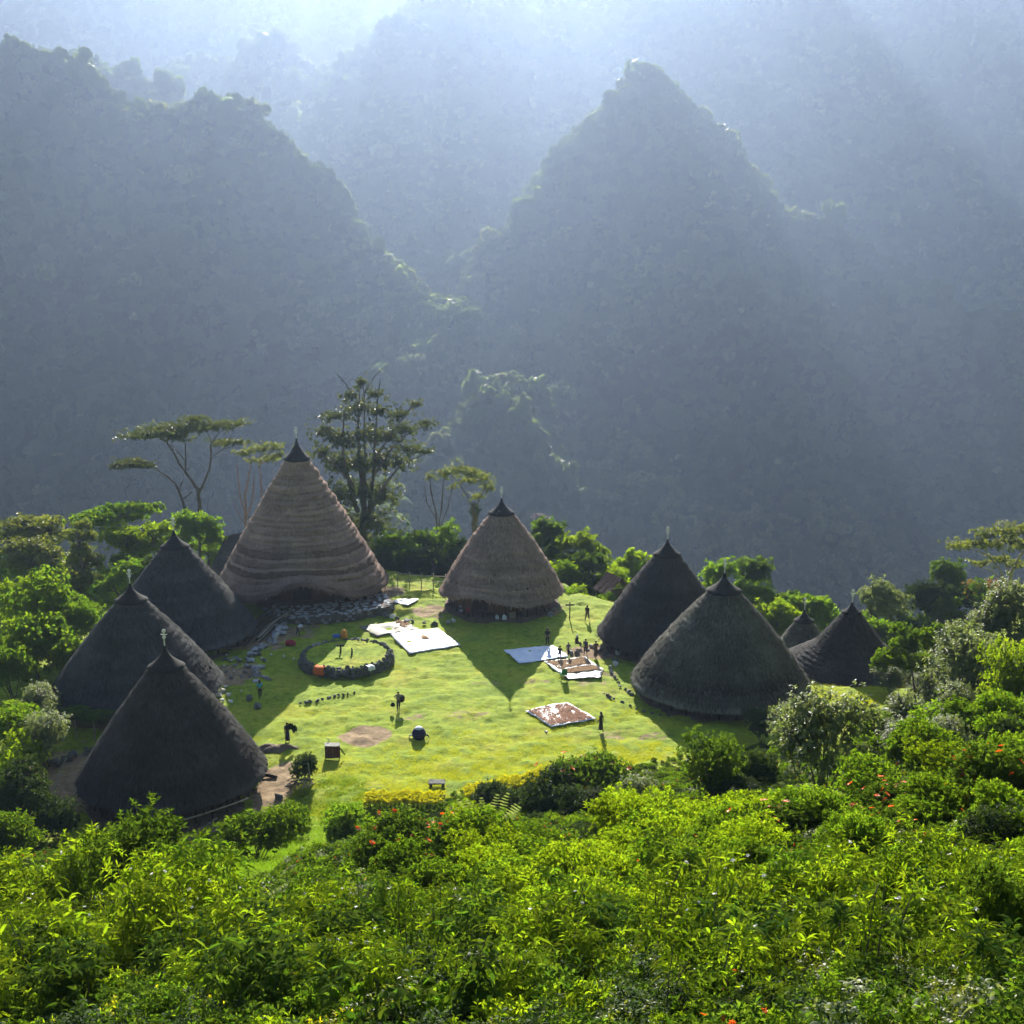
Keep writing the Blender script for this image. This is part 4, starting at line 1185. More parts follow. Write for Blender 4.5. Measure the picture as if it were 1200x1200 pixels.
def undergrowth():
    r = np.random.default_rng(17)
    n = 22000
    # spread in ground metres, denser towards the camera
    y = 6 + 88 * r.uniform(size=n) ** 0.85; x = (r.uniform(size=n) - .5) * (y * 0.98 + 10)
    s = slope_foot(x) - y
    ok = s > .3
    d = np.hypot(x - HNEAR.x, y - HNEAR.y); ok &= d > 8.6
    x, y, s = x[ok], y[ok], s[ok]
    z = ground_z(x, y)
    # photo position, to choose which plants grow where
    cz = (y * CP - (z - CAM_H) * SP); px = 600 + F * x / cz; py = 600 - F * (y * SP + (z - CAM_H) * CP) / cz
    path = (px > 235) & (px < 420) & (py > 930) & (py < 1050) & (np.abs((py - 1040) + 0.60 * (px - 245)) < 40)
    sel = ~path
    x, y, z, s, px, py = x[sel], y[sel], z[sel], s[sel], px[sel], py[sel]
    h0 = fbm(x / 5, y / 5, 91, 3)
    L = LEAF
    P = [clump_proto('weed', 201, L['lime'], 1.3, 1.0, .15, .034, 700, fl=M_WHITE, nfl=1, fls=.03),
         clump_proto('weed', 202, L['fresh'], 1.3, 1.0, .14, .034, 700),
         clump_proto('weed', 203, L['olive'], 1.3, 1.1, .13, .03, 600, fl=M_WHITE, nfl=1, fls=.03),
         clump_proto('weed', 204, L['lime'], 1.5, .9, .09, .042, 1500, long=False),
         clump_proto('weed', 205, L['fresh'], 1.5, .9, .11, .05, 1300, long=False),
         clump_proto('weed', 206, L['mid'], 1.5, .9, .12, .06, 1200, long=False, fl=M_ORANGE, nfl=3, fls=.06),
         clump_proto('weed', 207, L['pale'], 1.4, 1.0, .16, .05, 600),
         grass_proto(208, 1.0, 40, L['grass'], .5),
         clump_proto('weed', 209, L['fresh'], 1.2, 1.0, .20, .085, 260, droop=.6),
         clump_proto('weed', 210, L['yellow'], 0.8, .9, .12, .03, 200),
         clump_proto('weed', 211, L['mid'], 1.3, 1.1, .17, .038, 520),
         clump_proto('weed', 212, L['dark'], 1.5, .9, .12, .055, 1100, long=False),  # dark leaves here and below put shade into the gaps between shrubs
         clump_proto('weed', 213, L['dark'], 1.3, 1.0, .17, .04, 520)]
    u = r.uniform(size=len(x))
    idx = np.zeros(len(x), int)
    for i in range(len(x)):
        a = px[i]; b = py[i]; q = u[i] + 0.35 * h0[i]
        if b > 1080 and a < 430: w = (0, 10, 12, 8, 12, 1, 10, 9)
        elif b > 1110 and a < 820: w = (10, 8, 0, 12, 12, 2, 10, 1)
        elif 560 < a < 930 and b > 955: w = (11, 3, 5, 11, 4, 5, 11, 4)
        elif b > 1060: w = (1, 12, 10, 6, 2, 12, 7, 10)
        elif a > 830: w = (11, 5, 4, 5, 11, 6, 5, 4)
        else: w = (4, 5, 11, 4, 6, 11, 4, 5)
        idx[i] = w[int(min(max(q, 0), .999) * 8)]
    sc = r.uniform(.6, 1.15, len(x)) * np.clip(0.5 + s / 25, .5, 1.0) * (1 + .5 * h0)
    sc = np.clip(sc * .74, .3, 1.1)
    hill = y < 9
    sc[hill] *= .7
    scatter('undergrowth', np.stack([x, y, z - .04], 1), np.stack([r.normal(0, .12, len(x)), r.normal(0, .12, len(x)), r.uniform(0, 6.28, len(x))], 1),
            np.stack([sc, sc, sc * r.uniform(.8, 1.2, len(x))], 1), P, idx=idx)
    # flat herbs thickening towards the foot of the slope
    m = 9000
    xx = r.uniform(-24, 34, m); off = r.exponential(4.2, m)
    yy = slope_foot(xx) + off - 1.0
    kk = (np.hypot(xx - HNEAR.x, yy - HNEAR.y) > 8.2) & (fbm(xx / 2.2, yy / 2.2, 97, 3) > -.2)
    for (bx, by, rx, ry, st) in BARE: kk &= ((xx - bx) / rx) ** 2 + ((yy - by) / ry) ** 2 > 0.9
    xx, yy = xx[kk], yy[kk]
    HP = [clump_proto('lawn_herb', 311, L['fresh'], .6, .15, .09, .055, 110, long=False, up=1.5), clump_proto('lawn_herb', 312, L['grass'], .7, .15, .10, .05, 120, long=False, up=1.5), grass_proto(313, .25, 50, L['grass'], .6)]
    ss = r.uniform(.35, 1.0, len(xx))
    HP = HP[2:]
    scatter('lawn_herbs', np.stack([xx, yy, ground_z(xx, yy) - .02], 1), np.stack([0 * xx, 0 * xx, r.uniform(0, 6.28, len(xx))], 1), np.stack([ss, ss, ss], 1), HP)
    # grass of the open strip running down beside the nearest house
    yy = r.uniform(40, 90, 9000); xx = r.uniform(-24, -2, 9000); zz = ground_z(xx, yy); cz = (yy * CP - (zz - CAM_H) * SP)
    qx = 600 + F * xx / cz; qy = 600 - F * (yy * SP + (zz - CAM_H) * CP) / cz
    kk = (qx > 225) & (qx < 430) & (np.abs((qy - 1040) + .60 * (qx - 245)) < 46)
    xx, yy, zz = xx[kk], yy[kk], zz[kk]; ss = r.uniform(.6, 1.3, len(xx))
    scatter('strip_grass', np.stack([xx, yy, zz - .02], 1), np.stack([0 * xx, 0 * xx, r.uniform(0, 6.28, len(xx))], 1), np.stack([ss, ss, ss], 1), [grass_proto(321, .35, 50, L['fresh'], .6), grass_proto(322, .25, 50, L['fresh'], .6)])
    # turf of the lawn: short tufts and flat weeds
    n = 70000
    x = r.uniform(-48, 62, n); y = r.uniform(80, 152, n)
    s = slope_foot(x) - y
    lump = fbm(x / 2.5, y / 2.5, 95, 3)
    near = np.clip((103 - y) / 12, 0, 1)
    ok = (s < 3) & (plateau_edge(x, y) < 3) & (r.uniform(size=n) < 0.30 + .7 * near + .5 * (lump > .1)) & (np.hypot(x - HNEAR.x, y - HNEAR.y) > 7.6)
    for (bx, by, rx, ry, st) in BARE: ok &= ((x - bx) / rx) ** 2 + ((y - by) / ry) ** 2 > 0.9
    x, y, near, lump = x[ok], y[ok], near[ok], lump[ok]
    T = [grass_proto(301, .15, 30, L['grass'], .5), grass_proto(302, .12, 30, L['grass'], .6), grass_proto(305, .22, 40, L['grass'], .5), grass_proto(306, .2, 40, L['grass'], .6),
         clump_proto('lawn_weed', 304, L['grass'], .5, .16, .08, .045, 90, long=False)]
    k = np.where(r.uniform(size=len(x)) < .03 + .4 * near, r.integers(2, 4, len(x)), r.integers(0, 2, len(x))); sc = r.uniform(.5, 1.2, len(x)) * (.8 + .3 * near + .4 * lump)
    scatter('lawn_tufts', np.stack([x, y, ground_z(x, y) - .02], 1), np.stack([0 * x, 0 * x, r.uniform(0, 6.28, len(x))], 1), np.stack([sc, sc, sc], 1), T, idx=k)
undergrowth()

# ---------------------------------------------------------------- clipped hedges with a yellow top
def hedge(pix, hpx, label):
    """box hedge following points on the ground; dark sides, new yellow leaves on top"""
    ps = [hit(px, py) for px, py, q in pix]
    t = empty('clipped_hedge', ps[0]); tag(t, label, 'hedge', 'clipped hedges with yellow tops')
    r = np.random.default_rng(int(pix[0][0]))
    o = np.array(ps[0]); Pd = []; Dd = []; Pt = []; Dt = []
    stems = MB()
    for (a, b, qa, qb) in zip(ps[:-1], ps[1:], [p[2] for p in pix[:-1]], [p[2] for p in pix[1:]]):
        L = (b - a).length; m = int(L * 420)
        f = r.uniform(size=m); base = np.array(a)[None, :] + (np.array(b) - np.array(a))[None, :] * f[:, None]
        H = (qa + (qb - qa) * f) * mpp(a) * 1.05
        H = H * (1 + 0.10 * np.sin(base[:, 0] * 5 + 1) * np.sin(base[:, 0] * 2.3))
        W = 0.75
        u = r.uniform(-1, 1, m); v = r.uniform(0.02, 1, m)
        side = r.uniform(size=m) < 0.55
        yy = np.where(side, np.sign(u) * W * (1 - .15 * r.uniform(size=m)), u * W); zz = np.where(side, v * H, H * (1 - .08 * r.uniform(size=m) - .12 * np.abs(u) ** 4))
        P = base + np.stack([r.normal(0, .05, m), yy, zz], 1) - o
        D = np.where(side[:, None], np.stack([0 * u, np.sign(u), 0.5 + 0 * u], 1), np.stack([0 * u, .3 * u, 1 + 0 * u], 1))
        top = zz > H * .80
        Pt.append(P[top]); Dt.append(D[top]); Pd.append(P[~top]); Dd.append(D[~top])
        for k in range(int(L / .5)):
            q = np.array(a) + (np.array(b) - np.array(a)) * ((k + .5) / int(L / .5 + 1)) - o
            limb(stems, q - np.array([0, 0, .1]), q + np.array([r.uniform(-.2, .2), r.uniform(-.2, .2), H.mean() * .8]), .04, .015, 3)
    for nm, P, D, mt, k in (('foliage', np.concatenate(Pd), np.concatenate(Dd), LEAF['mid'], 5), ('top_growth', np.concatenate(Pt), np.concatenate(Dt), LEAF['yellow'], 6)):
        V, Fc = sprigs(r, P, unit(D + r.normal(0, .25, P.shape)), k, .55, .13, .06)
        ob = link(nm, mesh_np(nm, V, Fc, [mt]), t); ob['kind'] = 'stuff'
    stems.build('stem', M_BARK, t)
hedge([(428, 956, 24), (455, 958, 27), (490, 958, 27), (520, 955, 22)], 30, 'short clipped hedge with a yellow top, left of the two')
hedge([(544, 948, 22), (570, 946, 27), (600, 942, 28), (628, 936, 32), (650, 932, 26)], 30, 'longer clipped hedge with a yellow top, rising to the right')
# bright yellow shoot between hedge and flowers

# ---------------------------------------------------------------- trees
def tree_px(name, label, Y, base, trunks, lobes, leaf, n, L, W, bark=None, k=6, long=False, up=.4, spread=.6, shell=(.6, 1.06), group=None, cat='tree', twigs=True, flat=False, depth=0.7, seed=None, low=-.45, rough=.22):
    """tree read off the photo: trunk lines and crown lobes in photo pixels, at forward distance Y, with depth of their own"""
    sd = seed if seed is not None else int(base[0] * 3 + base[1])
    r = np.random.default_rng(sd); random.seed(sd)
    q = at_y(base[0], base[1], Y)
    g = gz(q.x, Y)
    t = empty(name, (q.x, Y, g)); tag(t, label, cat, group)
    o = Vector((q.x, Y, g))
    m = mpp(Vector((q.x, Y, q.z)))
    mb = MB(); nodes = []
    for line in trunks:
        dep = [0.0]
        pts = []; rad = []
        dy = r.uniform(-1, 1) * depth
        for i, (px, py, rp) in enumerate(line):
            p = at_y(px, py, Y) - o
            p.y = dy * i * m * 6
            pts.append(p); rad.append(max(rp * m, 0.02))
        if len(trunks) and line is trunks[0]: pts.insert(0, Vector((pts[0].x, 0, -0.4))); rad.insert(0, rad[0] * 1.2)
        fine = []; fr = []
        for i in range(len(pts) - 1):
            for e in range(3):
                f = e / 3
                fine.append(pts[i].lerp(pts[i + 1], f) + Vector((r.normal(0, .25), r.normal(0, .25), 0)) * rad[i] * (0 if e == 0 else 1)); fr.append(rad[i] + (rad[i + 1] - rad[i]) * f)
        fine.append(pts[-1]); fr.append(rad[-1])
        mb.tube(fine, fr, 7); nodes += list(zip(fine, fr))
    LB = []
    for (px, py, rx, rz) in lobes:
        c = at_y(px, py, Y) - o
        c.y = r.uniform(-1, 1) * depth * rx * m * 0.8
        LB.append((np.array(c), np.array([rx * m, rx * m * r.uniform(.75, 1.1), rz * m])))
        if twigs and nodes:
            best = min((a for a in nodes if a[0].z < c.z + .2 * rz * m) if any(a[0].z < c.z + .2 * rz * m for a in nodes) else nodes, key=lambda a: (a[0] - c).length)
            limb(mb, best[0], c, min(best[1] * .7, .12), .03, 5, .10)
            for _ in range(4):
                e = c + Vector((r.normal(0, .5) * rx * m, r.normal(0, .5) * rx * m, abs(r.normal(0, .4)) * rz * m))
                limb(mb, Vector(best[0]).lerp(c, r.uniform(.5, 1)), e, .035, .015, 3, .1, seg=4)
    if leaf is LEAF['olive'] and flat is not None and name in ('umbrella_tree', 'slender_tree'): n, shell, rough, L, W = int(n * .85), (.15, 1.22), .55, L * .9, W * .9
    P, D = lobe_points(r, LB, max(n // k, 10), shell=shell, low=low, rough=rough)
    A = unit(D + np.array([[0, 0, up]]) + r.normal(0, .35, P.shape))
    V, Fc = sprigs(r, P, A, k, spread, L, W, long=long, step=L * .6)
    cr = link('crown', mesh_np('crown', V, Fc, [leaf]), t); cr['kind'] = 'stuff'
    if mb.n: mb.build('trunk', bark or M_BARK, t, True)
    return t
def fill(r, px, py, Y, rp, nl, lf, label, group):
    """low bushy tree with a few lobes round one photo point"""
    lobes = [(px + r.uniform(-1, 1) * rp * .8, py + r.uniform(-.6, .8) * rp, rp * r.uniform(.7, 1), rp * r.uniform(.5, .8)) for _ in range(nl)]
    lobes += [(px, py + rp * 1.2, rp * 1.15, rp * .9), (px + r.uniform(-.4, .4) * rp, py + rp * 2.3, rp * 1.15, rp)]
    big = lf in ('fresh', 'mid') and r.uniform() < .5
    tree_px('leafy_tree', label, Y, (px, py + rp * 2.6), [[(px, py + rp * 2.6, 2), (px, py, 1)]], lobes, LEAF[lf], 2600, .62 if big else .5, .30 if big else .2, k=7, group=group, shell=(.45, 1.15), rough=.42, seed=int(px * 5 + py))
def trees():
    G = None
    A = LEAF
    # umbrella trees at the left
    tree_px('umbrella_tree', 'flat-topped umbrella tree with forked trunk, standing above the charcoal house', 172, (235, 625),
            [[(236, 625, 2.6), (234, 590, 2.3), (232, 574, 2.2), (222, 560, 1.6), (211, 546, 1.3), (203, 530, 1.1), (194, 517, .9), (178, 510, .6)],
             [(233, 578, 1.6), (239, 566, 1.4), (246, 550, 1.2), (248, 532, 1.0), (248, 520, .8), (258, 506, .5)],
             [(218, 556, .9), (217, 540, .8), (209, 532, .6), (200, 522, .5)], [(218, 545, .7), (217, 520, .6)], [(249, 535, .6), (262, 526, .5), (275, 522, .4)], [(248, 518, .6), (243, 508, .4)]],
            [(168, 509, 21, 6), (190, 505, 22, 7), (212, 503, 22, 6), (232, 501, 20, 6), (255, 499, 22, 5), (272, 498, 14, 4), (228, 490, 14, 3), (262, 520, 16, 3.5), (280, 519, 10, 3), (205, 512, 18, 5)],
            A['deep'], 13000, .38, .18, M_BARK, flat=True, up=.9, shell=(.2, 1.2), rough=.5, depth=.5)
    tree_px('umbrella_tree', 'smaller leaning tree with one flat spray of leaves, left of the umbrella tree', 170, (217, 622),
            [[(217, 622, 2.0), (215, 590, 1.7), (210, 578, 1.4), (205, 568, 1.2), (196, 560, 1.0), (188, 556, .9), (180, 549, .7), (168, 546, .5)], [(213, 586, .9), (221, 580, .7), (225, 576, .5)], [(209, 577, .8), (213, 567, .8), (215, 562, .6)]],
            [(148, 544, 15, 4), (160, 543, 14, 5), (171, 546, 9, 3.5), (138, 547, 8, 3)], A['deep'], 3800, .38, .18, M_BARK, up=.9, depth=.5, shell=(.2, 1.2), rough=.5)
    tree_px('slender_tree', 'thin tree with reddish trunks and sparse crown behind the tallest house', 178, (288, 640),
            [[(288, 640, 1.4), (288, 610, 1.2), (287, 580, 1.0), (291, 560, .8), (293, 548, .7)], [(288, 602, .9), (281, 580, .7), (279, 560, .6), (277, 545, .4)], [(289, 605, .8), (296, 585, .7), (297, 560, .5)], [(310, 640, 1), (306, 570, .8), (303, 545, .6)], [(286, 612, .6), (278, 600, .4), (274, 590, .3)]],
            [(290, 530, 13, 6), (305, 527, 15, 6), (322, 525, 14, 5), (318, 538, 10, 7), (300, 540, 10, 4), (328, 533, 9, 6)], A['olive'], 3000, .38, .18, M_BARK_R, up=.8, depth=.5)
    # big dark tree right of the tallest house
    tree_px('tall_dark_tree', 'tallest dark tree with upright limbs, between the two brown houses', 168, (425, 640),
            [[(425, 650, 5), (426, 610, 4), (424, 575, 3), (420, 540, 2), (418, 500, 1.2), (419, 460, .7)], [(430, 620, 3), (436, 570, 2), (438, 520, 1.2), (441, 470, .8), (444, 445, .5)], [(420, 600, 3), (408, 560, 2), (402, 520, 1.2), (404, 480, .7)],
             [(428, 580, 2), (428, 530, 1.2), (428, 480, .8), (427, 448, .5)], [(432, 600, 3), (450, 570, 1.6), (470, 545, 1), (500, 532, .6)], [(436, 560, 2), (455, 530, 1.2), (475, 510, .9), (505, 494, .5)], [(438, 540, 1.5), (460, 505, .9), (485, 472, .5)],
             [(415, 570, 2), (395, 545, 1.2), (375, 530, .8)], [(419, 470, .8), (405, 450, .6), (392, 436, .4)], [(427, 460, .8), (440, 440, .5), (448, 432, .3)]],
            [(424, 450, 7, 9), (410, 464, 9, 6), (441, 462, 10, 6), (392, 488, 13, 8), (420, 480, 15, 11), (446, 482, 14, 9), (468, 486, 13, 6), (487, 474, 9, 4), (476, 503, 16, 7), (498, 497, 10, 4),
             (380, 508, 14, 12), (402, 516, 18, 16), (430, 512, 18, 16), (454, 514, 16, 12), (480, 526, 16, 6), (499, 530, 9, 4), (377, 533, 12, 12), (396, 548, 18, 17), (420, 545, 19, 19), (445, 545, 16, 16), (466, 545, 13, 11),
             (400, 580, 19, 18), (425, 580, 20, 20), (449, 585, 16, 18), (410, 615, 20, 18), (440, 615, 20, 18), (425, 640, 24, 16)],
            A['deep'], 25000, .44, .22, M_BARK, up=.7, depth=.8, shell=(.15, 1.35), rough=.6)
    # small flat tree behind the tan house
    tree_px('umbrella_tree', 'small light umbrella tree behind the tan house', 176, (555, 620),
            [[(556, 625, 1.5), (556, 605, 1.3), (553, 592, 1.1), (548, 580, .8), (540, 568, .5)], [(556, 600, .9), (562, 585, .7), (568, 572, .4)]],
            [(524, 555, 12, 5), (538, 551, 14, 6), (553, 554, 14, 6), (566, 562, 12, 6), (573, 573, 9, 7), (550, 565, 14, 5), (560, 582, 10, 5)], A['olive'], 4600, .40, .20, M_BARK, up=.8, depth=.5)
    tree_px('slender_tree', 'bare thin tree with several upright stems left of the small umbrella tree', 176, (515, 625),
            [[(513, 630, 1.2), (511, 600, .9), (505, 575, .7), (503, 555, .4)], [(514, 620, .9), (518, 590, .7), (520, 560, .4)], [(515, 620, .8), (525, 595, .6), (530, 570, .4)], [(512, 610, .7), (500, 590, .5), (497, 570, .3)]],
            [(505, 560, 8, 9), (520, 558, 9, 8), (531, 572, 7, 7)], A['olive'], 700, .34, .16, M_BARK, up=.6, depth=.5)
    tree_px('palm_stump', 'short dark shaggy trunk behind the tan house', 172, (556, 620), [[(557, 620, 4), (556, 600, 3.2), (556, 588, 1.2)]], [(556, 600, 4.5, 9)], A['dark'], 500, .5, .12, M_BARK, up=.2, cat='tree', twigs=False)
    # right umbrella tree
    tree_px('umbrella_tree', 'spreading umbrella tree at the right edge above the hillside shrubs', 150, (1182, 735),
            [[(1180, 745, 3), (1180, 700, 2.6), (1183, 672, 2.2), (1190, 655, 1.6), (1198, 640, 1.2)], [(1182, 690, 1.6), (1172, 668, 1.3), (1160, 652, 1), (1145, 645, .7), (1130, 640, .5)], [(1183, 675, 1.2), (1176, 650, 1), (1168, 632, .7)], [(1176, 680, .9), (1160, 668, .7), (1142, 664, .5)]],
            [(1122, 640, 14, 4), (1140, 636, 16, 5), (1158, 628, 18, 6), (1178, 622, 18, 7), (1198, 620, 18, 7), (1165, 640, 16, 4), (1185, 634, 16, 6), (1205, 640, 16, 8), (1148, 660, 12, 3), (1172, 655, 12, 3.5), (1190, 662, 14, 5)],
            A['olive'], 9000, .40, .19, M_BARK_P, up=.9, depth=.5)
    # round trees right
    B = [('rounded_tree', 'smooth domed tree on the right rim, left of the umbrella tree', 158, (1113, 705), [(1113, 672, 17, 12), (1104, 678, 10, 9), (1124, 678, 10, 9), (1113, 690, 16, 14)], 'mid', 8000, .34),
         ('rounded_tree', 'broad dark tree under the smooth domed one', 154, (1085, 715), [(1075, 695, 15, 11), (1092, 690, 15, 10), (1105, 700, 16, 14), (1080, 708, 16, 12), (1125, 705, 14, 14)], 'dark', 7000, .36),
         ('rounded_tree', 'brownish flat tree on the right rim beside the domed one', 162, (1150, 710), [(1140, 688, 16, 7), (1160, 690, 16, 7), (1150, 700, 18, 8)], 'autumn', 4000, .36),
         ('rounded_tree', 'bluish green rounded tree right of the rightmost house', 152, (1040, 735), [(1028, 690, 15, 12), (1042, 700, 17, 14), (1022, 703, 14, 13), (1045, 718, 18, 15), (1025, 720, 15, 14)], 'pale', 9000, .34),
         ('leafy_tree', 'bright leafy tree just behind the smallest house', 146, (945, 770), [(935, 708, 14, 9), (950, 705, 14, 8), (965, 712, 14, 9), (940, 724, 18, 13), (962, 726, 18, 13), (975, 740, 14, 14)], 'fresh', 8000, .42),
         ('leafy_tree', 'bright green tree behind the right slope of the black house', 150, (845, 740), [(838, 672, 13, 11), (850, 668, 13, 9), (835, 690, 12, 12)], 'fresh', 4000, .40),
         ('leafy_tree', 'dark round-crowned tree above the widest house', 154, (884, 740), [(878, 664, 15, 10), (892, 668, 13, 10), (884, 678, 16, 11)], 'mid', 5000, .38),
         ('leafy_tree', 'leafy tree right behind the cap of the widest house', 150, (875, 755), [(868, 690, 14, 10), (885, 696, 16, 11), (900, 706, 16, 11)], 'fresh', 6000, .42),
         ('leafy_tree', 'lime leafy tree between the widest and the smallest house', 144, (910, 770), [(895, 722, 17, 12), (915, 716, 16, 12), (905, 738, 18, 14), (922, 736, 16, 13)], 'lime', 8000, .42),
         ('leafy_tree', 'low bright tree below the bluish rounded one', 140, (1040, 770), [(1020, 738, 16, 12), (1040, 742, 18, 13), (1058, 750, 16, 14), (1025, 758, 16, 13)], 'fresh', 7000, .38),
         # behind tan house to black house
         ('leafy_tree', 'yellow-green bushy tree right of the tan house', 152, (680, 715), [(665, 640, 14, 10), (682, 636, 15, 10), (698, 645, 13, 10), (670, 656, 17, 12), (690, 662, 18, 13), (705, 668, 12, 12), (676, 676, 18, 13), (692, 688, 16, 12)], 'lime', 12000, .40),
         ('leafy_tree', 'dark broad tree touching the right side of the tan house', 156, (645, 700), [(635, 618, 12, 8), (648, 622, 13, 9), (640, 634, 14, 10), (656, 636, 12, 9), (648, 650, 15, 11)], 'mid', 7000, .44),
         ('leafy_tree', 'low leafy tree by the shed beyond the tan house', 150, (690, 720), [(665, 690, 14, 11), (680, 700, 16, 11), (700, 704, 14, 10)], 'fresh', 5000, .42),
         ('leafy_tree', 'small light tree left of the black house tip', 158, (735, 700), [(730, 660, 9, 6), (742, 655, 12, 8), (752, 660, 11, 9), (738, 670, 14, 9)], 'lime', 4000, .40),
         # left rim
         ('leafy_tree', 'broad sunlit canopy tree at the far left rim', 168, (60, 690), [(20, 615, 22, 7), (50, 612, 24, 7), (35, 622, 26, 8), (10, 628, 22, 8), (65, 625, 22, 8)], 'olive', 9000, .42),
         ('leafy_tree', 'bright flat canopy tree left of the umbrella tree', 164, (150, 680), [(110, 605, 20, 5), (135, 600, 20, 6), (160, 595, 22, 6), (175, 597, 14, 6), (120, 614, 20, 6), (150, 608, 18, 6)], 'fresh', 8000, .42),
         ('leafy_tree', 'yellow-green tree with layered crown below the bright flat one', 156, (150, 700), [(130, 628, 17, 6), (150, 624, 18, 6), (165, 632, 16, 6), (140, 638, 20, 7), (160, 645, 14, 7)], 'lime', 6000, .40),
         ('leafy_tree', 'shaded canopy tree in the second row of the left rim', 160, (45, 700), [(15, 645, 20, 9), (40, 640, 20, 8), (60, 648, 18, 9), (25, 660, 22, 11), (50, 664, 20, 11)], 'olive', 7000, .42),
         ('leafy_tree', 'leafy tree between the charcoal house and the tallest one', 160, (232, 680), [(215, 612, 15, 9), (232, 610, 14, 9), (246, 618, 13, 10), (225, 626, 16, 11), (250, 632, 11, 10)], 'fresh', 8000, .40),
         ('leafy_tree', 'yellowish tree behind the tip of the charcoal house', 158, (190, 690), [(178, 625, 13, 9), (192, 620, 13, 9), (172, 640, 13, 11), (185, 640, 12, 10)], 'lime', 5000, .40),
         ('leafy_tree', 'light leafy tree at the left edge above the lime shrub', 138, (25, 765), [(15, 692, 18, 10), (40, 686, 16, 9), (55, 700, 16, 11), (25, 708, 20, 12), (10, 725, 18, 12), (45, 722, 18, 12)], 'lime', 9000, .38),
         ('leafy_tree', 'leafy tree hugging the left side of the house with tree ferns', 130, (85, 770), [(70, 715, 16, 10), (90, 708, 15, 10), (105, 720, 14, 11), (80, 730, 18, 12), (110, 740, 12, 12)], 'fresh', 8000, .40),
         ('leafy_tree', 'round shrubby tree above the tip of the house with tree ferns', 142, (150, 720), [(120, 690, 12, 9), (150, 668, 13, 9), (138, 680, 12, 10), (128, 705, 12, 10)], 'fresh', 5000, .38)]
    for nm, lab, Y, base, lobes, lf, n, L in B:
        lx = sum(l[0] for l in lobes) / len(lobes); ly = sum(l[1] for l in lobes) / len(lobes)
        tree_px(nm, lab, Y, base, [[(base[0], base[1], 2.5), ((base[0] + lx) / 2 + 2, (base[1] + ly) / 2, 1.8), (lx, ly, 1.0)]], lobes, A[lf], int(n * .62), L * 1.3, L * .60, M_BARK, up=.6, shell=(.45, 1.14), rough=.42, k=7)
    # creeper-covered column tree
    tree_px('ivy_tree', 'dark column of a tree hung with creepers, behind the house with tree ferns', 146, (98, 715),
            [[(98, 720, 4), (99, 670, 3), (96, 640, 2), (93, 620, 1)]], [(95, 618, 10, 8), (88, 630, 10, 9), (103, 632, 9, 9), (95, 645, 14, 11), (88, 660, 12, 12), (106, 662, 13, 13), (96, 678, 18, 14), (112, 684, 13, 13), (84, 690, 12, 12), (100, 700, 18, 13)], A['olive'], 11000, .36, .17, M_BARK, up=-.2)
    # young tree on the right grass patch
    p = hit(1080, 845)
    tree_px('young_tree', 'young tree with two thin trunks on the grass patch right of the black houses', p.y, (1080, 845),
            [[(1074, 845, 1.6), (1072, 815, 1.5), (1070, 795, 1.2), (1066, 775, .7)], [(1086, 848, 1.5), (1086, 815, 1.3), (1084, 790, 1), (1090, 765, .6)]],
            [(1040, 770, 14, 11), (1058, 755, 16, 12), (1078, 745, 15, 11), (1095, 758, 14, 14), (1065, 775, 18, 12), (1085, 780, 16, 12), (1030, 778, 10, 6), (1055, 738, 10, 7), (1100, 740, 10, 8)], A['fresh'], 8000, .26, .12, M_BARK, up=.5)
    # extra low rim trees, each its own crown, filling behind the houses
    r = np.random.default_rng(77)
    TH = (('dark', 'dense dark tree of the thicket between the two brown houses'), ('mid', 'mid green tree of the thicket between the two brown houses'), ('fresh', 'bright leafy tree of the thicket between the two brown houses'))
    for i, px in enumerate(np.linspace(448, 548, 11)):
        q = i % 3
        py = (652, 662, 640)[q] - 10 * math.sin(i * 1.7)
        fill(r, px, py, (147, 149, 152)[q] + r.uniform(-1, 1.5), 15, 3, TH[q][0], TH[q][1], 'thicket between the brown houses')
    for k, (px, py) in enumerate(((664, 700), (682, 706), (700, 712), (716, 704), (676, 692))):
        fill(r, px, py, 137.5 + k * .3, 11, 3, ('fresh', 'lime', 'mid')[k % 3], ('bright green', 'yellow-green', 'mid green')[k % 3] + ' bush on the rim of the lawn between the tan house and the shed', 'bushes on the lawn rim')
    for i, px in enumerate((628, 650, 668, 690, 712, 660, 700, 735)):
        q = i % 3
        fill(r, px, (668, 672, 678, 668, 682, 694, 700, 690)[i], (149, 147, 145, 148, 146, 143.5, 143, 146)[i], 15, 3, ('mid', 'lime', 'fresh')[q], ('mid green', 'yellow-green', 'bright green')[q] + ' tree of the thicket between the tan house and the black one', 'thicket right of the tan house')
    for i, (px, py, Y) in enumerate(((0, 650, 166), (30, 668, 160), (70, 660, 162), (178, 655, 160), (245, 650, 165), (265, 640, 168), (10, 705, 148), (60, 690, 150), (125, 668, 152), (150, 650, 158), (60, 745, 132), (5, 745, 130), (30, 775, 122), (55, 805, 116), (100, 755, 126), (15, 800, 112), (205, 640, 164), (90, 690, 146))):
        q = i % 3
        fill(r, px, py, Y, 17, 3, ('mid', 'fresh', 'lime')[q], ('mid green', 'bright green', 'yellow-green')[q] + ' low tree of the left rim under the canopy trees', 'low trees of the left rim')
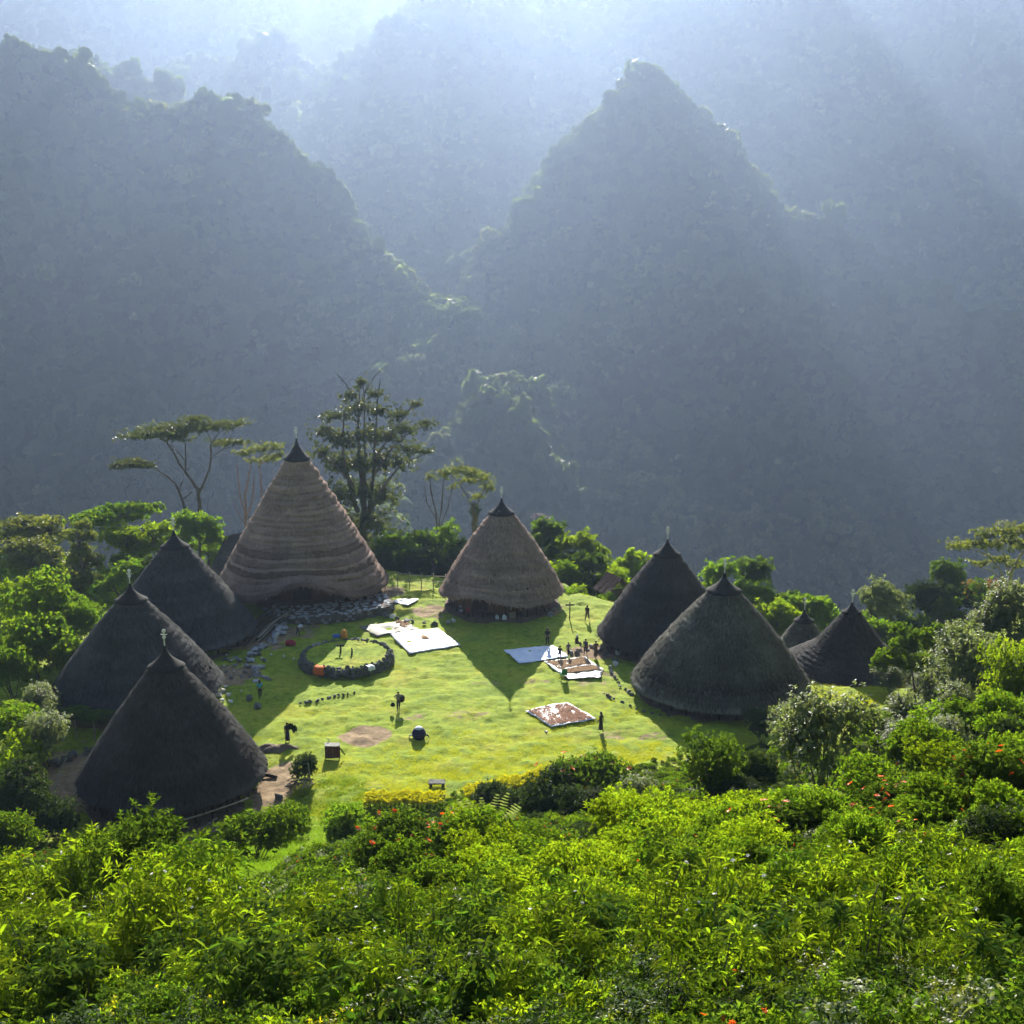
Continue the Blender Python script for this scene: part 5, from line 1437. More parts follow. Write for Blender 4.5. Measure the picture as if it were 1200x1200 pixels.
    for i, (px, py, Y) in enumerate(((1000, 745, 146), (960, 748, 142), (1075, 735, 150), (1130, 725, 150), (1165, 735, 142), (1195, 715, 148), (740, 680, 156), (860, 705, 150), (1160, 700, 152), (1100, 715, 152), (830, 690, 148), (915, 700, 152), (890, 715, 146), (1045, 770, 132), (1015, 765, 138), (985, 735, 150), (1075, 765, 138), (1110, 760, 132), (1140, 780, 122), (1195, 760, 128))):
        q = i % 3
        fill(r, px, py, Y, 17, 3, ('fresh', 'lime', 'mid')[q], ('bright green', 'yellow-green', 'mid green')[q] + ' low tree of the right rim behind the houses', 'low trees of the right rim')
trees()

# ---------------------------------------------------------------- banana plants, cordylines and tree ferns
def blade(mb, p, d, L, W, droop, seg=7, m=0):
    p, d = Vector(p), Vector(d).normalized(); s = d.cross(Vector((0, 0, 1))).normalized()
    V = []
    for i in range(seg + 1):
        f = i / seg
        c = p + d * (L * f) + Vector((0, 0, -droop * L * f * f))
        w = W * .5 * (math.sin(math.pi * min(f * .92 + .08, 1)) ** .6)
        u = Vector((0, 0, w * .35))
        V += [c - s * w + u, c, c + s * w + u]
    Fc = []
    for i in range(seg):
        a = 3 * i
        Fc += [(a, a + 1, a + 4, a + 3), (a + 1, a + 2, a + 5, a + 4)]
    mb.add(V, Fc, m)
def banana(px, py, Y, hpx, label):
    q = at_y(px, py, Y); g = gz(q.x, Y); top = at_y(px, py - hpx, Y).z - g
    t = empty('banana_plant', (q.x, Y, g)); tag(t, label, 'banana plant', 'banana plants between the brown houses')
    mb = MB(); mb.tube([(0, 0, -.3), (0.1, 0, top * .4), (0.05, 0, top * .75)], [.2, .16, .09], 7); mb.build('trunk', M_STEM, t)
    for i in range(9):
        w = i * 2.4 + random.uniform(-.3, .3)
        b = MB(); blade(b, (0.05, 0, top * random.uniform(.62, .75)), (math.cos(w), math.sin(w), random.uniform(.5, 1.6)), random.uniform(1.8, 2.8), random.uniform(.45, .65), random.uniform(.3, .8))
        b.build('leaf', LEAF['fresh'], t)
for i, (px, py, Y, h, lab) in enumerate(((505, 690, 158, 52, 'banana plant with upright leaves nearest the tall dark tree'), (528, 692, 157, 46, 'banana plant in the middle of the thicket'), (545, 695, 156, 50, 'banana plant closest to the tan house'),
                                         (478, 688, 160, 62, 'banana plant under the big dark tree'), (465, 690, 157, 45, 'banana plant nearest the tallest house'), (742, 705, 150, 30, 'banana plant behind the black house'))):
    banana(px, py, Y, h, lab)
def dark_spray(px, py, Y, label):
    q = at_y(px, py, Y); g = gz(q.x, Y)
    t = empty('cordyline', (q.x, Y, g)); tag(t, label, 'plant')
    top = q.z - g
    tr = MB(); cr = MB()
    for i in range(6):
        w = i * 1.05; e = (1.3 * math.cos(w) * random.uniform(.4, 1.2), 1.0 * math.sin(w), top + random.uniform(-.9, .5))
        limb(tr, (0, 0, -.2), e, .07, .04, 5, .05)
        for k in range(16):
            a = random.uniform(0, 6.28)
            blade(cr, e, (math.cos(a), math.sin(a), random.uniform(.1, 1.3)), random.uniform(.7, 1.1), .11, .5, 3)
    tr.build('trunk', M_BARK, t); cr.build('foliage', LEAF['maroon'], t)['kind'] = 'stuff'
dark_spray(632, 606, 160, 'purple-leaved cordyline right of the tan house tip')
def fern(px, pyb, pyt, label, Y=None):
    p = hit(px, pyb); top = at_y(px, pyt, p.y).z - p.z
    t = empty('tree_fern', p); tag(t, label, 'tree fern', 'tree ferns in the shade')
    mb = MB(); mb.tube([(0, 0, -.2), (.05, 0, top * .5), (0, 0, top)], [.09, .08, .07], 6); mb.build('trunk', M_BARK_P, t)
    for i in range(13):
        w = i * 2.4; d = Vector((math.cos(w), math.sin(w), random.uniform(.35, .7))).normalized(); L = random.uniform(1.9, 2.5)
        s = d.cross(Vector((0, 0, 1))).normalized()
        V = []; Fc = []; n = 0
        for k in range(1, 17):
            f = k / 17; c = Vector((0, 0, top)) + d * (L * f) + Vector((0, 0, -.55 * L * f * f)); ln = .62 * math.sin(math.pi * (f * .85 + .12)) + .04
            for sg in (-1, 1):
                e = c + s * sg * ln + d * .16 + Vector((0, 0, -.10 * ln)); h = d * .062
                V += [c - h, c + h, e + h * .3, e - h * .3]; Fc.append((n, n + 1, n + 2, n + 3)); n += 4
        for k in range(6):
            f0, f1 = k / 6, (k + 1) / 6
            a = Vector((0, 0, top)) + d * (L * f0) + Vector((0, 0, -.55 * L * f0 * f0)); b = Vector((0, 0, top)) + d * (L * f1) + Vector((0, 0, -.55 * L * f1 * f1))
            V += [a - s * .02, a + s * .02, b + s * .02, b - s * .02]; Fc.append((n, n + 1, n + 2, n + 3)); n += 4
        f_ = MB(); f_.add(V, Fc); f_.build('frond', LEAF['mid'], t)
fern(89, 866, 838, 'left tree fern of the pair at the foot of the charcoal house')
fern(111, 868, 842, 'right tree fern of the pair at the foot of the charcoal house')
def sword_fern(px, py, hpx, label):
    p = hit(px, py); h = hpx * mpp(p)
    t = empty('fern_clump', p); tag(t, label, 'fern')
    for i in range(14):
        w = i * 2.4; d = Vector((math.cos(w) * .4, math.sin(w) * .4, 1)).normalized(); s = d.cross(Vector((.3, 1, 0))).normalized(); V = []; Fc = []; n = 0
        L = h * random.uniform(.8, 1.2)
        for k in range(1, 20):
            f = k / 20; c = d * (L * f) + Vector((math.cos(w), math.sin(w), -.4)) * (.25 * L * f * f); ln = .16 * h * math.sin(math.pi * (f * .8 + .15)); hh = Vector((0, 0, .022 * h))
            for sg in (-1, 1):
                e = c + s * sg * ln; V += [c - hh, c + hh, e + hh * .3, e - hh * .3]; Fc.append((n, n + 1, n + 2, n + 3)); n += 4
        b = MB(); b.add(V, Fc); b.build('frond', LEAF['pale'], t)
sword_fern(572, 992, 58, 'silvery fern clump with upright fronds below the long hedge')
def reed(px, py, tops, label):
    p = hit(px, py)
    t = empty('tall_grass', p); tag(t, label, 'grass clump')
    for (ex, ey, w) in tops:
        e = at_y(ex, ey, p.y + .1) - p
        b = MB(); V = []; n = 8
        for k in range(n + 1):
            f = k / n; c = Vector((e.x * f ** 1.6, .02, e.z * (f if f < .85 else .85 + (f - .85) * .4))); q = w * (1 - f ** 2) * .5 + .002
            V += [c - Vector((q, 0, 0)), c + Vector((0, q * .5, 0)), c + Vector((q, 0, 0))]
        b.add(V, [x for k in range(n) for x in ((3 * k, 3 * k + 1, 3 * k + 4, 3 * k + 3), (3 * k + 1, 3 * k + 2, 3 * k + 5, 3 * k + 4))]); b.build('blade', LEAF['grass'], t)
# ================================================================ SHEETS AND GRAIN
M_SHEET = mat_plain('white_sheet', (0.50, 0.49, 0.47), (0.78, 0.78, 0.78), scale=.9, rough=.6)
M_SHEET_B = mat_plain('bluish_sheet', (0.50, 0.56, 0.66), (0.66, 0.70, 0.76), scale=1.5, rough=.5)
M_SHEET_O = mat_plain('worn_sheet', (0.03, 0.03, 0.02), (0.24, 0.23, 0.20), scale=3.2, rough=.7)
M_SILVER = mat_plain('silver_sheet', (0.015, 0.02, 0.04), (0.24, 0.25, 0.29), scale=1.8, rough=.5)
M_GRAIN = mat_plain('brown_grain', (0.24, 0.13, 0.06), (0.46, 0.30, 0.16), scale=9, rough=.9, bump=.5)
M_BERRY = mat_plain('red_brown_berries', (0.22, 0.06, 0.03), (0.42, 0.22, 0.11), scale=12, rough=.8)
def sheet_grid(corners, n=16, lift=.12, wave=.03, seed=0, inset=0.0):
    C = [at_z(px, py, 0.05) for px, py in corners]
    V = []
    for j in range(n + 1):
        for i in range(n + 1):
            u, v = i / n, j / n
            u = inset + u * (1 - 2 * inset); v = inset + v * (1 - 2 * inset)
            p = (C[0] * (1 - u) + C[1] * u) * (1 - v) + (C[3] * (1 - u) + C[2] * u) * v
            e = .10 * float(vnoise(p.x * 1.3 + seed, p.y * 1.3, 3))
            edge = 1 if (i in (0, n) or j in (0, n)) else 0
            x, y = p.x + e * edge, p.y + e * edge
            V.append(Vector((x, y, gz(x, y) + lift + wave * float(fbm(x * 2.3 + seed, y * 1.1, 7, 3)) * 3)))
    Fc = [(j * (n + 1) + i, j * (n + 1) + i + 1, (j + 1) * (n + 1) + i + 1, (j + 1) * (n + 1) + i) for j in range(n) for i in range(n)]
    return V, Fc
def beads(V, Fc, n, s, mat, name, parent=None, keep=None):
    r = np.random.default_rng(n)
    A = np.array([tuple(v) for v in V]); Q = np.array(Fc)
    f = Q[r.integers(0, len(Q), n)]; u, v = r.uniform(size=(n, 1)), r.uniform(size=(n, 1))
    P = (A[f[:, 0]] * (1 - u) + A[f[:, 1]] * u) * (1 - v) + (A[f[:, 3]] * (1 - u) + A[f[:, 2]] * u) * v
    if keep is not None: P = P[fbm(P[:, 0] * 1.1, P[:, 1] * 1.1, 33, 3) > keep]
    m = len(P); sz = s * r.uniform(.6, 1.4, (m, 1)); a = r.uniform(0, 6.28, m)
    ex = np.stack([np.cos(a), np.sin(a), 0 * a], 1) * sz; ey = np.stack([-np.sin(a), np.cos(a), 0 * a], 1) * sz * .8
    up = np.array([[0, 0, 1.0]]) * sz * .8
    VV = np.stack([P - ex, P - ey, P + ex, P + ey, P + up], 1).reshape(-1, 3)
    i = np.arange(m)[:, None] * 5
    FF = np.concatenate([i + np.array([[k, (k + 1) % 4, 4]]) for k in range(4)], 1).reshape(-1, 3)
    o = link(name, mesh_np(name, VV, FF, [mat]), parent); o['kind'] = 'stuff'
    return o
def sheet(corners, mat, label, seed=0, lift=.12, wave=.03):
    V, Fc = sheet_grid(corners, seed=seed, lift=lift, wave=wave)
    mb = MB(); mb.add(V, Fc); o = mb.build('drying_sheet', mat, None, True)
    s = o.modifiers.new('thick', 'SOLIDIFY'); s.thickness = .015; s.offset = -1
    tag(o, label, 'sheet', 'sheets spread on the lawn'); return V, Fc, o
sheet([(455, 742), (513, 735), (540, 757), (481, 767)], M_SHEET, 'bright white sheet with a small heap of brown grain at its middle', 1)
sheet([(420, 735), (472, 727), (492, 737), (442, 746)], M_SHEET_O, 'worn speckled sheet touching the bright white sheet', 2, wave=.05)
sheet([(456, 705), (474, 701), (491, 703), (478, 710)], M_SHEET, 'small white sheet on the upper grass between the brown houses', 3)
sheet([(590, 762), (648, 757), (667, 771), (609, 777)], M_SHEET_B, 'bluish white sheet half in the shadow of the tan house', 4)
sheet([(637, 775.5), (686, 771.5), (708, 787), (657, 791)], M_SHEET, 'white bordered sheet covered with brown grain', 5, lift=.13)
sheet([(656, 792), (706, 788), (705, 796), (666, 798)], M_SILVER, 'crumpled silver sheet along the near edge of the brown grain', 6, wave=.04)
sheet([(616, 833.5), (665, 824), (699, 843), (646, 853)], M_SHEET, 'white sheet strewn with red-brown berries, nearest of the sheets', 7)
for k, (cs, lab) in enumerate((([(640, 776.2), (684, 772.4), (694, 779.5), (655, 785)], 'large patch of brown grain on the white bordered sheet'), ([(657, 786.4), (696, 781.2), (705, 786.6), (666, 790.5)], 'narrow patch of brown grain at the near side of the white bordered sheet'))):
    V, Fc = sheet_grid(cs, n=14, lift=.18, wave=.02, seed=9 + k)
    mb = MB(); mb.add(V, Fc); o = mb.build('drying_grain', M_GRAIN); tag(o, lab, 'grain', 'grain spread to dry'); beads(V, Fc, 1500, .06, M_GRAIN, 'grains', o)
V, Fc = sheet_grid([(618, 833.5), (664, 825.5), (695, 842.5), (646, 851)], n=12, lift=.15, seed=12)
o = beads(V, Fc, 2600, .07, M_BERRY, 'drying_berries', None, keep=-.5); tag(o, 'red-brown berries scattered over the nearest white sheet', 'berries'); 
V, Fc = sheet_grid([(455 + 10, 727), (478, 729), (484, 735), (462, 737)], n=6, lift=.16, seed=15)
o = beads(V, Fc, 260, .09, M_GRAIN, 'drying_grain', None, keep=-.1); tag(o, 'thin scatter of brown grain on the worn speckled sheet', 'grain', 'grain spread to dry')
def heap(px, py, rx, ry, h, mat, name, label, cat, group=None, rz=0.0, z=None, seed=1, base=.12):
    p = hit(px, py); t_ = MB(); V = [(0, 0, h)]; Fc = []
    r = np.random.default_rng(seed)
    for i in range(1, 6):
        for k in range(16):
            w = 2 * math.pi * k / 16; f = i / 5
            q = f * (1 + .22 * math.sin(2 * w + seed) + .12 * math.sin(3 * w + 2 * seed))
            V.append((rx * q * math.cos(w), ry * q * math.sin(w), h * (1 - f ** 1.7) + r.uniform(-.03, .03) * h * 2 * (i < 5)))
    for k in range(16): Fc.append((0, 1 + k, 1 + (k + 1) % 16))
    for i in range(4):
        for k in range(16):
            k2 = (k + 1) % 16; Fc.append((1 + i * 16 + k, 17 + i * 16 + k, 17 + i * 16 + k2, 1 + i * 16 + k2))
    t_.add(V, Fc); o = t_.build(name, mat, None, True); o.location = (p.x, p.y, (p.z if z is None else z) + base); o.rotation_euler.z = rz
    tag(o, label, cat, group); return o
heap(498, 749, .75, .45, .22, M_GRAIN, 'grain_heap', 'small heap of brown grain in the middle of the bright white sheet', 'grain heap', rz=-.9, seed=3)

# ================================================================ PEOPLE
SKIN = mat_plain('skin_brown', (0.13, 0.065, 0.04), (0.16, 0.085, 0.052), scale=6, rough=.6)
HAIR = mat_plain('hair_black', (0.006, 0.005, 0.005), (0.015, 0.012, 0.01), scale=20, rough=.6)
CL = {n: mat_plain('cloth_' + n, a, b, scale=5, rough=.9, bump=.2) for n, a, b in (
    ('cyan', (0.03, 0.28, 0.42), (0.06, 0.38, 0.52)), ('dark', (0.012, 0.012, 0.016), (0.03, 0.03, 0.035)), ('white', (0.52, 0.56, 0.62), (0.68, 0.70, 0.74)), ('blue', (0.03, 0.09, 0.32), (0.06, 0.15, 0.42)),
    ('navy', (0.010, 0.015, 0.05), (0.025, 0.03, 0.08)), ('brown', (0.08, 0.045, 0.03), (0.14, 0.08, 0.05)), ('red', (0.25, 0.02, 0.03), (0.36, 0.04, 0.05)), ('orange', (0.50, 0.09, 0.02), (0.62, 0.16, 0.04)),
    ('amber', (0.42, 0.17, 0.03), (0.52, 0.24, 0.05)), ('green', (0.02, 0.14, 0.05), (0.03, 0.20, 0.08)), ('violet', (0.06, 0.04, 0.14), (0.10, 0.07, 0.2)), ('grey', (0.12, 0.12, 0.12), (0.2, 0.2, 0.2)))}
def skinned(name, verts, edges, rads, mat, parent, sub=1, root=0):
    me = bpy.data.meshes.new(name); me.from_pydata([tuple(v) for v in verts], edges, []); me.materials.append(mat)
    o = link(name, me, parent)
    sk = o.modifiers.new('skin', 'SKIN'); sk.use_smooth_shade = True
    if not me.skin_vertices: me.attributes.new('skin', 'FLOAT', 'POINT') if False else None
    sv = me.skin_vertices[0].data if me.skin_vertices else None
    if sv is None:
        bm = bmesh.new(); bm.from_mesh(me); ly = bm.verts.layers.skin.verify(); bm.to_mesh(me); bm.free(); sv = me.skin_vertices[0].data
    for i, r in enumerate(rads):
        sv[i].radius = (r, r) if not hasattr(r, '__len__') else r
        sv[i].use_root = (i == root)
    s = o.modifiers.new('sub', 'SUBSURF'); s.levels = sub; s.render_levels = sub
    return o
def person(p, rz, label, top='dark', bottom='dark', skirt=False, lean=0.0, step=0.25, armL=None, armR=None, sit=0.0, h=1.62, hat=None, group='people of the village', head_turn=0.0):
    """a figure facing +Y before it is turned by rz; hands go to armL / armR, given in its own metres"""
    t = empty('person', p, rz); tag(t, label, 'person', group)
    k = h / 1.62; t.scale = (k, k, k)
    V = Vector
    ph = 0.92 - sit
    pel = V((0, 0, ph)); up = V((0, math.sin(lean), math.cos(lean)))
    sp = pel + up * .20; ch = pel + up * .40; nk = pel + up * .54; up2 = V((0, math.sin(lean * .6), math.cos(lean * .6))); hd = nk + up2 * .12 + V((0, .015, 0)); ht = hd + up2 * .09
    vs_ = [pel, sp, ch, nk, hd, ht]; ed = [(0, 1), (1, 2), (2, 3), (3, 4), (4, 5)]; rd = [(.15, .11), (.13, .10), (.15, .105), .05, (.082, .10), (.06, .075)]
    vs_.append(hd + V((0, .115, -.005))); ed.append((4, 6)); rd.append(.014)          # nose
    legs = []; arms = []
    def add(v, r, par):
        vs_.append(v); rd.append(r); ed.append((par, len(vs_) - 1)); return len(vs_) - 1
    for s in (-1, 1):
        hip = add(pel + V((s * .09, 0, -.05)), .088, 0)
        if sit > .25:
            kn = V((s * .13, .40, ph + (.12 if sit > .5 else .02))); an = V((s * .11, .30 if sit > .5 else .42, .07)); toe = an + V((0, .16, -.03))
        else:
            fy = s * step * .5
            kn = V((s * .10, fy * .5 + .05, .50)); an = V((s * .09, fy - (.06 if fy < 0 else 0), .08)); toe = an + V((s * .02, .16, -.045))
        b = add(kn, .058, hip); c = add(an, .036, b); add(toe, .032, c)
        legs.append((pel + V((s * .09, 0, -.05)), kn, an))
        sh = add(ch + V((s * .175, 0, 0)) + up * .08, .058, 2)
        tgt = (armL if s < 0 else armR)
        hand = V(tgt) if tgt is not None else ch + V((s * .26, .04 - s * step * .25, -.52))
        s0 = vs_[sh]; d = hand - s0
        if d.length > .56: hand = s0 + d.normalized() * .56; d = hand - s0
        bend = math.sqrt(max(.29 ** 2 - (d.length / 2) ** 2, 0.0))
        el = s0 + d * .5 + (V((s * .5, -.7, -.3)).normalized()) * bend
        b = add(el, .042, sh); c = add(hand, .028, b); dn = (hand - el).normalized(); pa = add(hand + dn * .075, (.036, .02), c)
        side = dn.cross(V((0, 1, 0))); side = side.normalized() if side.length > .1 else V((1, 0, 0))
        for q, L in ((-.027, .055), (-.009, .066), (.009, .062), (.027, .048)):
            m1 = add(vs_[pa] + side * q + dn * L * .5, .0095, pa); add(vs_[m1] + dn * L * .5 + V((0, .014, 0)), .008, m1)
        m1 = add(hand + dn * .03 - side * .045, .0105, c); add(vs_[m1] + dn * .04 - side * .012, .009, m1)
        arms.append((s0, el))
    skinned('body', vs_, ed, rd, SKIN, t)
    sv = [pel + up * .02, sp, ch, ch + up * .10]; se = [(0, 1), (1, 2), (2, 3)]; sr = [(.168, .13), (.15, .12), (.17, .128), (.09, .08)]
    for s0, el in arms:
        sv.append(s0); se.append((2, len(sv) - 1)); sr.append(.078); sv.append(s0.lerp(el, .75)); se.append((len(sv) - 2, len(sv) - 1)); sr.append(.064)
    skinned('shirt', sv, se, sr, CL[top], t, root=0)
    if skirt:
        mb = MB(); n = 14; rows = []
        a, b = pel + up * .08, (legs[0][2] + legs[1][2]) / 2 + V((0, 0, .10))
        if sit > .25: b = V((0, .36, ph * .4))
        for i in range(6):
            f = i / 5; c = a.lerp(b, f)
            rows += [(c.x + (.165 + .03 * f) * math.cos(2 * math.pi * j / n), c.y + (.125 + .055 * f + .012 * math.sin(5 * j)) * math.sin(2 * math.pi * j / n), c.z) for j in range(n)]
        mb.add(rows, [(i * n + j, i * n + (j + 1) % n, (i + 1) * n + (j + 1) % n, (i + 1) * n + j) for i in range(5) for j in range(n)])
        mb.build('sarong', CL[bottom], t, True)
    else:
        sv = [pel + V((0, 0, .05)), pel]; se = [(0, 1)]; sr = [(.16, .125), (.165, .13)]
        for hp, kn, an in legs:
            i0 = len(sv); sv += [hp, kn, kn.lerp(an, .75)]; sr += [.108, .078, .062]; se += [(1, i0), (i0, i0 + 1), (i0 + 1, i0 + 2)]
        skinned('trousers', sv, se, sr, CL[bottom], t, root=1)
    mb = MB(); V0 = []; n = 12
    for i in range(6):
        a = math.pi * .62 * i / 5
        V0 += [hd + V((.104 * math.sin(a) * math.cos(2 * math.pi * j / n), -.018 + .118 * math.sin(a) * math.sin(2 * math.pi * j / n) - .02 * i / 5, .035 + .125 * math.cos(a) - (.05 * i / 5 if math.sin(2 * math.pi * j / n) < 0 else -.04 * i / 5))) for j in range(n)]
    mb.add(V0, [(i * n + j, (i + 1) * n + j, (i + 1) * n + (j + 1) % n, i * n + (j + 1) % n) for i in range(5) for j in range(n)])
    mb.build('hair', CL[hat] if hat else HAIR, t, True)
    for s in (-1, 1):
        e = MB(); e.lathe([(0, -.012), (.010, -.006), (.012, 0), (.010, .006), (0, .012)], 6, c=(0, 0, 0)); eo = e.build('eye', HAIR, t); eo.location = hd + V((s * .034, .092, .012))
    return t
def P(px, py, dz=0.0):
    p = hit(px, py); p.z += dz; return p
person(P(467, 833), R(190), 'person walking over the middle of the lawn with sack and round pot', 'grey', 'dark', step=.45, armR=(.22, -.16, 1.12), armL=(-.42, .14, .98))
person(P(704, 857), R(60), 'person in black walking past the berry sheet', 'dark', 'dark', skirt=True, step=.5)
person(P(641.5, 758, .12), R(-10), 'person in dark clothes standing on the bluish white sheet', 'dark', 'dark', step=.2, h=1.7)
person(P(656, 772, .12), R(170), 'seated person in black at the corner of the bluish white sheet', 'dark', 'blue', sit=.45, h=1.5)
person(P(666, 769), R(200), 'child in violet standing close behind the seated person in black', 'violet', 'dark', h=1.3)
person(P(305, 819), R(20), 'person in a cyan shirt walking on the shaded grass', 'cyan', 'dark', step=.3)
PB = P(337, 870)
person(PB, R(170), 'person carrying a leafy bundle over the shoulder by the earth bank', 'violet', 'navy', skirt=True, armL=(-.2, .22, 1.35), step=.3)
person(P(349, 746), R(-60), 'person in white bending down at the stone spill', 'white', 'navy', lean=1.15, armL=(-.15, .62, .35), armR=(.15, .66, .4))
person(P(366, 730), R(170), 'person in dark red sitting on the front of the stone terrace', 'brown', 'dark', sit=.2, h=1.5)
person(P(434, 706, .9), R(150), 'person in black with a pale cap crouching on the sunlit end of the terrace', 'dark', 'dark', sit=.55, lean=.3, hat='white')
person(P(444, 707, .9), R(230), 'second crouching person on the sunlit end of the terrace, without a cap', 'brown', 'dark', sit=.55, lean=.4)
person(P(688, 728), R(-30), 'person in black walking on the upper grass right of the tan house', 'dark', 'dark', step=.55)
person(P(686, 768), R(160), 'person in navy standing left at the black house group', 'navy', 'dark', h=1.55)
person(P(698, 771), R(200), 'person in brown with a carried child standing at the black house eave', 'brown', 'brown', skirt=True, armL=(-.14, .2, 1.1), armR=(.16, .2, 1.08))
person(P(676, 758), R(240), 'person in black with a white cap sitting on stones above the children', 'dark', 'dark', sit=.5, hat='white')
person(P(610, 724), R(190), 'person with a pale cap sitting under the eave of the tan house', 'dark', 'dark', sit=.5, hat='white')
person(P(549, 727), R(180), 'person in red and dark trousers standing under the left eave of the tan house', 'red', 'dark', h=1.5)
# what they carry
def lump(loc, r, mat, name, label, cat, parts=(), seed=1):
    bm = bmesh.new(); bmesh.ops.create_icosphere(bm, subdivisions=3, radius=1)
    for v in bm.verts:
        n = float(fbm(np.array([v.co.x * 1.6 + seed]), np.array([v.co.y * 1.6 + v.co.z * 2.1]), seed, 3)[0])
        v.co *= 1 + .28 * n; v.co.x *= r[0]; v.co.y *= r[1]; v.co.z *= r[2]
    me = bpy.data.meshes.new(name); bm.to_mesh(me); bm.free(); me.materials.append(mat)
    me.polygons.foreach_set('use_smooth', np.ones(len(me.polygons), bool))
    o = link(name, me); o.location = loc; tag(o, label, cat); return o
q = P(467, 833)
lump((q.x + .27, q.y + .22, q.z + 1.02), (.26, .24, .36), CL['dark'], 'sack', 'dark bulging sack carried by the person in the middle of the lawn', 'sack')
mb = MB(); mb.lathe([(0, 0), (.14, .02), (.20, .12), (.20, .20), (.13, .30), (.11, .32)], 14); mb.tube([(-.11, 0, .30), (-.08, 0, .45), (0, 0, .5), (.08, 0, .45), (.11, 0, .30)], .012, 5)
o = mb.build('pot', CL['dark'], None, True); o.location = (q.x - .46, q.y - .16, q.z + .42); tag(o, 'round black pot hanging from the hand of the person on the lawn', 'pot')
bl = [((-.1, 0, .05), (.42, .36, .28)), ((.45, .05, -.30), (.26, .24, .5)), ((-.45, 0, -.12), (.25, .25, .30))]
r_ = np.random.default_rng(4); Pp, Dd = lobe_points(r_, bl, 300, shell=(.3, 1.05)); Vv, Ff = sprigs(r_, Pp, Dd, 6, .6, .22, .1)
o = link('leaf_bundle', mesh_np('leaf_bundle', Vv, Ff, [LEAF['dark']])); o.scale = (.62, .62, .7); o.location = (PB.x + .34, PB.y - .10, PB.z + 1.36); tag(o, 'bundle of dark leaves over the shoulder of the person by the earth bank', 'bundle')

# ================================================================ SMALL THINGS
def cloth_drape(loc, w, d, h, mat, name, label, cat, rz=0.0, seed=1):
    """cloth hanging over an edge: flat on top, folds down the front"""
    n, m = 12, 10; V = []
    for j in range(m + 1):
        f = j / m
        for i in range(n + 1):
            u = i / n - .5
            wv = .06 * math.sin(u * 14 + seed) * f
            if f < .35: y, z = d * (1 - f / .35), 0.0
            else: y, z = -.10 * math.sin((f - .35) * 3) + wv, -h * (f - .35) / .65
            V.append((u * w * (1 - .18 * abs(math.sin(seed + f * 3))), y, z + .03 * math.sin(u * 9)))
    mb = MB(); mb.add(V, [(j * (n + 1) + i, j * (n + 1) + i + 1, (j + 1) * (n + 1) + i + 1, (j + 1) * (n + 1) + i) for j in range(m) for i in range(n)])
    o = mb.build(name, mat, None, True); o.location = loc; o.rotation_euler.z = rz
    s = o.modifiers.new('thick', 'SOLIDIFY'); s.thickness = .02
    tag(o, label, cat); return o
ac, aR = ALTAR
aw = lambda w, f=1.0, z=.95: (ac.x + aR * f * math.cos(w), ac.y + aR * f * math.sin(w), z)
cloth_drape(aw(-2.02, 1.07, 1.02), 1.15, .6, .7, CL['orange'], 'orange_cloth', 'orange-red cloth hanging over the front wall of the stone altar', 'cloth', rz=-2.02 + math.pi / 2 + .1)
cloth_drape(aw(-.95, 1.09, 1.00), .8, .5, .35, CL['white'], 'white_cloth', 'small white cloth on the right front wall of the stone altar', 'cloth', rz=-.95 + math.pi / 2)
p_ = aw(1.75, .97, 1.25); lump((p_[0], p_[1], 1.30), (.36, .3, .48), CL['amber'], 'amber_bag', 'amber bag standing on the far rim of the stone altar', 'bag', seed=3)
lump((p_[0] - .75, p_[1], 1.12), (.42, .26, .22), CL['blue'], 'blue_bag', 'blue bundle lying beside the amber bag on the altar rim', 'bag', seed=5)
p_ = P(341, 756); lump((p_.x, p_.y, p_.z + .22), (.55, .4, .3), CL['red'], 'red_bundle', 'dull red bundle on the shaded grass left of the altar', 'bundle', seed=6)
p_ = P(321, 752); mb = MB(); mb.box((0, 0, .5), (.28, .10, 1.25), jit=.03); o = mb.build('white_board', CL['white']); o.location = p_; o.rotation_euler = (.35, .35, .4); tag(o, 'white board leaning at the stone spill', 'board')
# dark barrel-like bundle with a white top
p_ = P(491, 866); t = empty('covered_basket', p_); tag(t, 'round navy basket with a white top standing alone on the lawn', 'basket')
mb = MB(); mb.lathe([(0, 0), (.42, .02), (.56, .25), (.58, .5), (.46, .78), (.30, .90)], 18); mb.build('body', CL['navy'], t, True)
mb = MB(); mb.lathe([(.33, .86), (.31, .95), (.22, 1.02), (0, 1.05)], 16); mb.build('lid', CL['white'], t, True)
for s in (-1, 1):
    mb = MB(); mb.tube([(s * .5, 0, .35), (s * .72, -.02, .30), (s * .82, -.05, .16)], [.07, .07, .05], 6); mb.build('handle', CL['navy' if s > 0 else 'white'], t)
